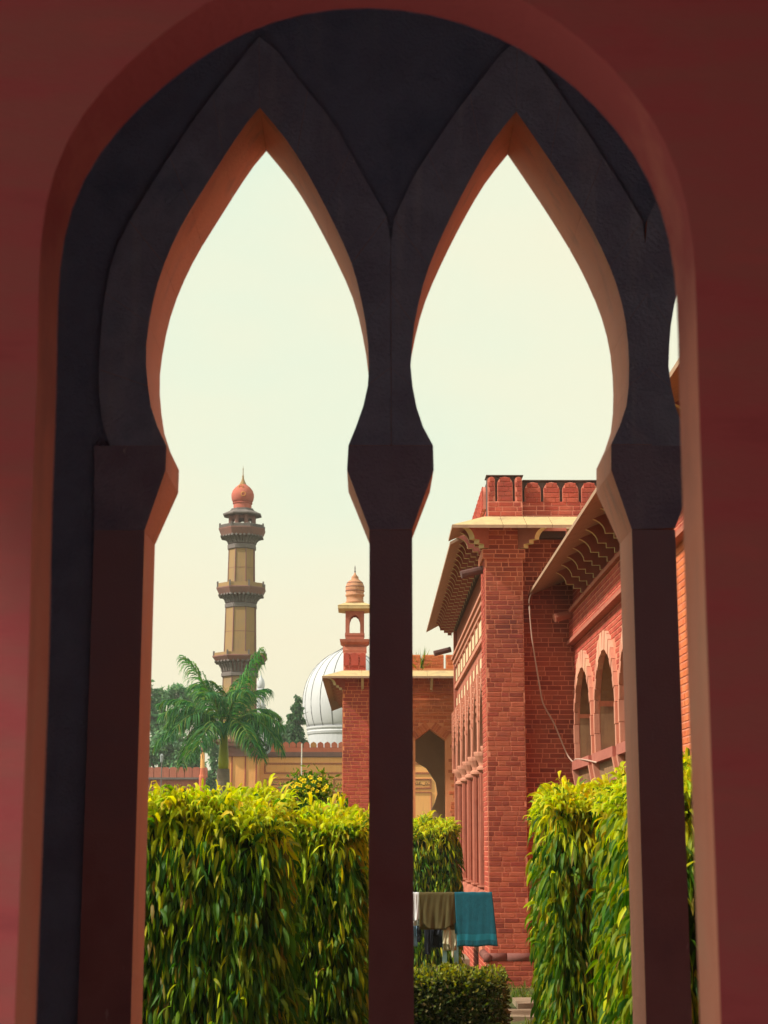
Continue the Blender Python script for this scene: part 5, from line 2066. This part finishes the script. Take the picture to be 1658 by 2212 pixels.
    L_ = leaf_len * rng.uniform(.7, 1.3, n)
    dr = np.where(top, rng.uniform(.55, 1.0, n), rng.uniform(.9, 1.08, n))
    V, Fq, own = leaves(P_, d0, L_, L_ * .185, dr, fold=.35)
    tint = col_mix(n, LEAF_COLS, cols_w)
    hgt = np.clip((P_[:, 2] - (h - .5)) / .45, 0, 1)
    is_lime = rng.random(n) < (.05 + .85 * hgt ** 1.6)
    ty = col_mix(n, YOUNG_SUNLIT, (3, 2.5, 2, .7))
    tint[is_lime] = ty[is_lime]
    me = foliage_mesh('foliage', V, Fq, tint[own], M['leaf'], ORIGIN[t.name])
    link_mesh('foliage', me, t, kind='stuff')
    # single leaves, on the faces seen from the verandah
    got = 0
    while got < singles:
        P1, N1, tp = skin(400, .12)
        for p, nv, tt_ in zip(P1, N1, tp):
            if got >= singles:
                break
            v = Vector((0 - p[0], 0 - p[1], H - p[2]))
            if Vector(nv).dot(v) <= 0.05 * v.length or p[2] < .4:
                continue
            yaw = math.atan2(nv[1], nv[0]) + rng.normal() * .5
            q = Quaternion((0, 0, 1), yaw) @ Quaternion((1, 0, 0), rng.normal() * .35) @ Quaternion((0, 1, 0), rng.normal() * .22 - (.5 if tt_ else 0))
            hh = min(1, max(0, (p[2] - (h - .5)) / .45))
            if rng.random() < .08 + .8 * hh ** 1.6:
                c = col_mix(1, YOUNG_SUNLIT, (3, 2.5, 2, .7))[0]
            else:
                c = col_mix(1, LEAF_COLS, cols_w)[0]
            sc = leaf_len * rng.uniform(.75, 1.25)
            place('leaf', LEAF_ME[rng.integers(0, 8)], t, tuple(np.array(p) + np.array(nv) * .015), q, (sc, sc, sc), c)
            got += 1
    return t


def xg(px, Y):
    return xat(px, Y, 1900)


HA = 13.0
hedge('widest clipped hedge, drooping leaves yellow along its top, filling the lower left arch', xg(205, HA), xg(618, HA), HA, HA + 1.3, zat(1746, HA, 480), 21000, .165, 300, cols_w=(2.2, 2.5, 2.2, 1.1, .4))
HB = 14.9
hedge('hedge block just left of the central column, behind the widest hedge', xg(606, HB), xg(783, HB), HB, HB + 1.3, zat(1776, HB, 700), 17000, .165, 300)
HE = 27.6
hedge('small distant hedge behind the clothes rack, beside the porch columns', xg(856, HE), xg(993, HE), HE, HE + 1.1, zat(1786, HE, 940), 10000, .15, 250)
HC = 15.0
hedge('narrow tall hedge between the brick pier and the right column', xg(1186, HC), xg(1312, HC), HC, HC + 1.2, zat(1732, HC, 1230), 17000, .165, 300)
HD = 12.2
hedge('hedge nearest the right column, half hidden behind it', xg(1322, HD), xg(1560, HD), HD - 1.3, HD + .9, zat(1712, HD, 1400), 19000, .165, 300)

# low box hedge of small leaves
def box_hedge(label, x0, x1, y0, y1, h, n, singles):
    t = thing('box_hedge', label, 'hedge', ((x0 + x1) / 2, (y0 + y1) / 2, 0))
    b = MB()
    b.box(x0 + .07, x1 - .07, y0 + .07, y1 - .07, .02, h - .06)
    b.build('dark_core', M['shade_core'], t)
    u = rng.random((n, 3))
    P_ = np.stack([x0 + u[:, 0] * (x1 - x0), y0 + u[:, 1] * (y1 - y0), u[:, 2] * h], 1)
    N_ = np.zeros((n, 3))
    k = rng.choice(4, n, p=(.46, .30, .12, .12))
    P_[k == 0, 1] = y0
    N_[k == 0] = (0, -1, .35)
    P_[k == 1, 2] = h
    N_[k == 1] = (0, 0, 1)
    P_[k == 2, 0] = x0
    N_[k == 2] = (-1, 0, .3)
    P_[k == 3, 0] = x1
    N_[k == 3] = (1, 0, .3)
    P_ += rng.normal(scale=.028, size=(n, 3)) + .025 * np.sin(P_[:, [1, 2, 0]] * 9)
    P_[:, 2] = np.clip(P_[:, 2], .02, h + .05)
    d0 = N_ + rng.normal(scale=.7, size=(n, 3))
    L_ = rng.uniform(.035, .065, n)
    V, Fq, own = leaves(P_, d0, L_, L_ * .6, rng.uniform(.0, .4, n), stations=3)
    cols = [(0.035, 0.06, 0.012), (0.06, 0.095, 0.016), (0.11, 0.13, 0.03), (0.20, 0.19, 0.06), (0.16, 0.13, 0.05)]
    tint = col_mix(n, cols, (3, 3, 2, 1.2, .8))
    hgt = np.clip((P_[:, 2] - (h - .16)) / .16, 0, 1)
    is_lime = rng.random(n) < .6 * hgt
    tint[is_lime] = col_mix(n, [(0.20, 0.24, 0.02), (0.26, 0.27, 0.03)], (1, 1))[is_lime]
    me = foliage_mesh('foliage', V, Fq, tint[own], M['leaf'], ORIGIN[t.name])
    link_mesh('foliage', me, t, kind='stuff')
    return t


HFY = 18.0
box_hedge('low clipped box hedge of small round leaves in front of the clothes rack', xg(770, HFY), xg(1082, HFY), HFY, HFY + .85, zat(2110, HFY, 990), 12000, 0)

# bush with yellow trumpet flowers behind the hedge
fb_c = at(668, 1700, 21.0)
fb = thing('flowering_bush', 'green bush with bright yellow flowers rising behind the left hedges', 'bush', (fb_c.x, 21.0, 0))
b = MB()
for k in range(7):
    e = (fb_c.x + rng.normal() * .16, 21 + rng.normal() * .15, fb_c.z + rng.uniform(-.2, .12))
    b.tube([(fb_c.x, 21, 0), (fb_c.x + rng.normal() * .06, 21, fb_c.z * .6), e], [.025, .018, .008], 5)
b.build('stems', M['bark'], fb)
m = 1700
pos = np.array([fb_c.x, 21, fb_c.z - .08]) + rng.normal(size=(m, 3)) * np.array([.14, .14, .11])
dd = rng.normal(size=(m, 3))
L_ = rng.uniform(.05, .10, m)
V, Fq, own = leaves(pos, dd, L_, L_ * .35, rng.random(m) * .5, stations=3)
me = foliage_mesh('foliage', V, Fq, col_mix(m, LEAF_COLS[:4], (1, 2, 2, 1))[own], M['leaf'], ORIGIN[fb.name])
link_mesh('foliage', me, fb, kind='stuff')
fr_ = random.Random(9)
for px, py in ((650, 1684), (658, 1691), (672, 1681), (680, 1689), (664, 1702), (647, 1700), (640, 1708), (677, 1704), (690, 1694), (668, 1713), (685, 1712), (655, 1713), (697, 1706), (640, 1693), (660, 1682), (688, 1684), (632, 1702), (703, 1697)):
    p = at(px + fr_.uniform(-3, 3), py + fr_.uniform(-3, 3), 20.66 + fr_.uniform(-.06, .08))
    b = MB()
    tilt = Vector((fr_.uniform(-.5, .1), -1, fr_.uniform(.1, .9))).normalized()
    sx_ = tilt.cross(Vector((0, 0, 1))).normalized()
    sy_ = sx_.cross(tilt)
    for k in range(5):
        a = 2 * math.pi * k / 5 + fr_.random() * .3
        r = .030 * fr_.uniform(.8, 1.15)
        q_ = lambda ang, rr, f: p + (sx_ * math.cos(ang) + sy_ * math.sin(ang)) * rr + tilt * f
        b.face([p - tilt * .02, q_(a - .55, r * .8, .012), q_(a, r * 1.15, .004), q_(a + .55, r * .8, .012)])
    b.build('flower', M['petal'], fb)

# spiky plant behind the gate and weeds on its roof
def tuft(name, label, cat, c, n, length, width, spread, cols, droop=.35):
    t = thing(name, label, cat, c)
    pos = np.array(c) + rng.normal(size=(n, 3)) * np.array([.03, .03, .0])
    dd = rng.normal(size=(n, 3)) * spread + np.array([0, 0, 1.0])
    L_ = length * rng.uniform(.6, 1.1, n)
    V, Fq, own = leaves(pos, dd, L_, np.full(n, width), rng.uniform(.1, droop, n))
    me = foliage_mesh('blades', V, Fq, col_mix(n, cols, [1] * len(cols))[own], M['leaf'], ORIGIN[t.name])
    link_mesh('blades', me, t, kind='stuff')
    return t


tuft('spiky_plant', 'spiky green plant beyond the gate arch, in front of the ochre wall', 'plant', tuple(Vector((xat(908, 52, 1760), 52, .9))), 150, 1.5, .05, .6, LEAF_COLS[:3])
p = at(909, 1420, GF - .1)
tuft('roof_weed', 'weedy grass tuft growing on the gate parapet beside the hall eave', 'plant', (p.x, p.y, zp0 + .0), 60, .62, .022, .35, LEAF_COLS[1:4])

# grass on the lawn near the path, and the stone path
b = MB()
b.box(-9, xg(1015, 30), 30.2, 31.6, -.05, .13)
b.build('paved_path', M['path'], kind='structure')
b = MB()
b.box(xg(1092, 21.6), 2.9, 21.3, 22.3, -.05, .05)
b.build('path_slab', M['path'], kind='structure')
b = MB()
b.box(xg(1112, 22.6), 2.9, 22.45, 23.3, -.05, .10)
b.build('path_slab', M['path'], kind='structure')
n = 52000
gxp = rng.uniform(-2.6, 3.1, n)
gyp = rng.uniform(15.5, 38, n)
keep = ~((gyp > 30.1) & (gyp < 31.7)) & ~((gxp > xg(1090, 21.6)) & (gyp > 21.2) & (gyp < 23.4)) & (np.sin(gxp * 2.3 + gyp * .9) + np.sin(gxp * 5.1 - gyp * 2.3) + rng.normal(size=n) * .7 > -.55)
keep &= ~((gyp > PF - .1) & (gxp > XA - .06))
gpos = np.stack([gxp, gyp, np.zeros(n)], 1)[keep]
m = len(gpos)
dd = rng.normal(size=(m, 3)) * .45 + np.array([0, 0, 1.0])
L_ = rng.uniform(.05, .15, m)
V, Fq, own = leaves(gpos, dd, L_, L_ * .09 + .004, rng.uniform(.1, .7, m), stations=3)
me = foliage_mesh('lawn_grass', V, Fq, col_mix(m, [(0.06, 0.13, 0.015), (0.10, 0.17, 0.02), (0.17, 0.20, 0.03), (0.20, 0.16, 0.06)], (2, 2, 1.2, .7))[own], M['grass'], (0, 0, 0))
o = link_mesh('grass', me, kind='stuff')
o['label'] = 'short patchy lawn grass round the path and hedges'
o['category'] = 'grass'
p = at(948, 2084, 29)
lt = EYE + ray(948, 2084) * ((0.03 - H) / ray(948, 2084).z)
b = MB()
b.raw([(-.09, -.06, .0), (.08, -.05, .03), (.1, .05, .0), (-.07, .06, .04), (0, 0, .07)], [(0, 1, 4), (1, 2, 4), (2, 3, 4), (3, 0, 4)])
b.v = [(x + lt.x, y + lt.y, z + .01) for x, y, z in b.v]
o = b.build('litter', M['paper'], loc=(lt.x, lt.y, .01))
tag(o, 'crumpled scrap of white paper on the lawn behind the rack legs', 'litter')

# ------------------------------------------------------------------ clothes rack and washing
RY = 22.0
rx = lambda px, Y=RY: xat(px, Y, 1935)
rz = lambda py, Y=RY, px=980: zat(py, Y, px)
ZR = rz(1933)
rack = thing('clothes_rack', 'grey green metal drying rack on thin legs, hung with washing', 'clothes rack', (rx(960), RY, 0))
XRl, XRr = rx(820), rx(1061)
for y, nm in ((RY, 'rail'), (RY + .62, 'rail')):
    b = MB()
    b.tube([(XRl, y, ZR), (XRr, y, ZR)], .014, 8)
    b.build(nm, M['rack'], rack, smooth=True)
for x in (XRl, rx(955), XRr):
    b = MB()
    b.tube([(x, RY - .0, ZR), (x, RY + .62, ZR)], .014, 8)
    b.build('cross_bar', M['pole'], rack, smooth=True)
b = MB()
zl = rz(2000)
b.tube([(XRl, RY + .3, zl), (XRr - .1, RY + .3, zl)], .012, 8)
b.build('rail', M['rack'], rack, smooth=True)
for px, dy in ((960, .12), (985, .5), (812, .12), (836, .5)):
    x = xat(px, RY + dy, 2060)
    b = MB()
    b.box(x - .028, x + .028, RY + dy - .028, RY + dy + .028, 0, ZR - .016)
    b.build('leg', M['rack'], rack)


def cloth(name, label, cat, mat, top, bot, y, zt_, back, folds, seed, xw=.012, mats=None, band=None, hem=None, foot=None, thick=.006, notch=None):
    """a sheet over a rail: front flap from top=(x0,x1) to bot=(x0,x1,z0,z1 of the hem), back flap of length back"""
    r = np.random.default_rng(seed)
    nu, nf, nb = 36, 26, 8
    ph = r.random(4) * 6.28
    V, Fs, mi = [], [], []
    rows = []
    for j in range(nb):
        t = 1 - j / nb
        rows.append(('b', t))
    for a in np.linspace(.15, math.pi - .15, 5):
        rows.append(('o', a))
    for j in range(1, nf + 1):
        rows.append(('f', j / nf))
    for kind, t in rows:
        for i in range(nu + 1):
            u = i / nu
            if kind == 'f':
                x0 = top[0] + (bot[0] - top[0]) * t
                x1 = top[1] + (bot[1] - top[1]) * t
                zb = bot[2] + (bot[3] - bot[2]) * u
                if notch:
                    zb = notch(u, zb)
                z = zt_ - (zt_ - zb) * t
                amp = folds * (.25 + .75 * t)
                uu = u + .05 * math.sin(u * 6 + ph[3]) + .025 * t * math.sin(5 * t + ph[2] + u * 4)
                yy = y - xw - amp * (.5 + .5 * math.sin(uu * 9 + ph[0]) * (.5 + .5 * math.sin(u * 4 + ph[1] + 2 * t)) + .35 * math.sin(uu * 23 + ph[1]) * (.4 + .6 * t) + .15 * math.sin(uu * 47 + 6 * t))
                x = x0 + (x1 - x0) * u + .008 * t * math.sin(u * 9 + ph[2])
                z += .006 * math.sin(u * 11 + ph[3]) * t
            elif kind == 'o':
                x = top[0] + (top[1] - top[0]) * u
                yy = y + xw * math.cos(t) * 1.2
                z = zt_ + .016 * math.sin(t) + .002 * math.sin(u * 23 + ph[0])
            else:
                x = top[0] + (top[1] - top[0]) * u
                yy = y + xw + folds * .5 * t * (.5 + .5 * math.sin(u * 15 + ph[1]))
                z = zt_ - back * t
            V.append((x, yy, z))
    for j in range(len(rows) - 1):
        for i in range(nu):
            Fs.append((j * (nu + 1) + i, (j + 1) * (nu + 1) + i, (j + 1) * (nu + 1) + i + 1, j * (nu + 1) + i + 1))
            k, t = rows[j + 1]
            mi.append(1 if band and k == 'f' and band[0] < t < band[1] else 0)
    b = MB()
    b.v, b.f, b.mi = V, Fs, mi
    o = b.build(name, mats or mat, loc=((top[0] + top[1]) / 2, y, zt_), smooth=True)
    s = o.modifiers.new('thickness', 'SOLIDIFY')
    s.thickness = thick
    s.offset = 0
    return tag(o, label, cat)


cloth('towel', 'teal bath towel with a ribbed band near its hem, hanging on the rack', 'towel', None, (rx(981.5), rx(1062.5)), (rx(985), rx(1074), rz(2045), rz(2043)), RY, ZR + .014, .5, .010, 1,
      mats=[M['towel'], M['towel_band']], band=(.80, .92), thick=.012)
cloth('trousers', 'olive brown trousers folded over the front rail of the rack', 'trousers', M['olive'], (rx(905), rx(981)), (rx(906), rx(982), rz(2004), rz(2009)), RY, ZR + .014, .45, .035, 2, thick=.01,
      notch=lambda u, z: z + .05 * (math.exp(-((u - .12) / .06) ** 2)) + .10 * max(0, (u - .72) / .28))
cloth('shirt', 'white shirt hanging at the left end of the rack beside the olive trousers', 'shirt', M['white_cloth'], (rx(876), rx(904)), (rx(877), rx(905.5), rz(1992), rz(1986)), RY, ZR + .014, .4, .03, 3)
zl2 = zl + .012
yl = RY + .3
cloth('trousers', 'navy trousers hanging from the low rail under the olive ones', 'trousers', M['navy'], (xat(916, yl, 2010), xat(957, yl, 2010)), (xat(917, yl, 2010), xat(955, yl, 2010), rz(2058, yl), rz(2030, yl)), yl, zl2, .3, .03, 4,
      notch=lambda u, z: rz(2062, yl) if u < .28 else (rz(2040, yl) if u < .48 else rz(2021, yl)), thick=.012)
cloth('undershirt', 'cream cotton undershirt bunched between the olive trousers and the towel', 'shirt', M['cream_cloth'], (xat(957, yl - .25, 2010), xat(985, yl - .25, 2010)),
      (xat(956, yl - .25, 2010), xat(986, yl - .25, 2010), rz(2036, yl), rz(2036, yl)), yl - .25, rz(1999, yl), .3, .05, 5,
      notch=lambda u, z: z - (rz(2036, yl) - rz(2066, yl)) * math.exp(-((u - .68) / .16) ** 2), thick=.01)
b = MB()
zc2 = rz(2000, yl)
b.tube([(xat(950, yl, 2000), yl - .25, rz(1999, yl) - .012), (xat(990, yl, 2000), yl - .25, rz(1999, yl) - .012)], .01, 6)
b.build('rail', M['rack'], rack)
cloth('jeans', 'pale blue jeans leg below the white shirt at the rack end', 'jeans', M['denim'], (xat(872, yl, 2000), xat(902, yl, 2000)), (xat(873, yl, 2000), xat(902, yl, 2000), rz(2022, yl), rz(2022, yl)), yl + .05, rz(1985, yl), .35, .02, 6)
cloth('stole', 'narrow black cloth hanging between the white shirt and olive trousers', 'cloth', M['navy'], (xat(900, yl, 2000), xat(908, yl, 2000)), (xat(901, yl, 2000), xat(908, yl, 2000), rz(2019, yl), rz(2021, yl)), yl - .1, rz(1983, yl), .3, .015, 7)


# ------------------------------------------------------------------ the humid air
b = MB()
b.box(-905, 905, -64, 1504, -1.2, 36)
hm_ = bpy.data.materials.new('haze_air')
hm_.use_nodes = True
hn = hm_.node_tree.nodes
hn.remove(hn['Principled BSDF'])
pv = hn.new('ShaderNodeVolumePrincipled')
pv.inputs['Color'].default_value = (0.95, 0.96, 0.95, 1)
pv.inputs['Density'].default_value = 0.0006
hm_.node_tree.links.new(pv.outputs['Volume'], hn['Material Output'].inputs['Volume'])
o = b.build('haze', hm_, kind='stuff')
SC.cycles.volume_bounces = 0
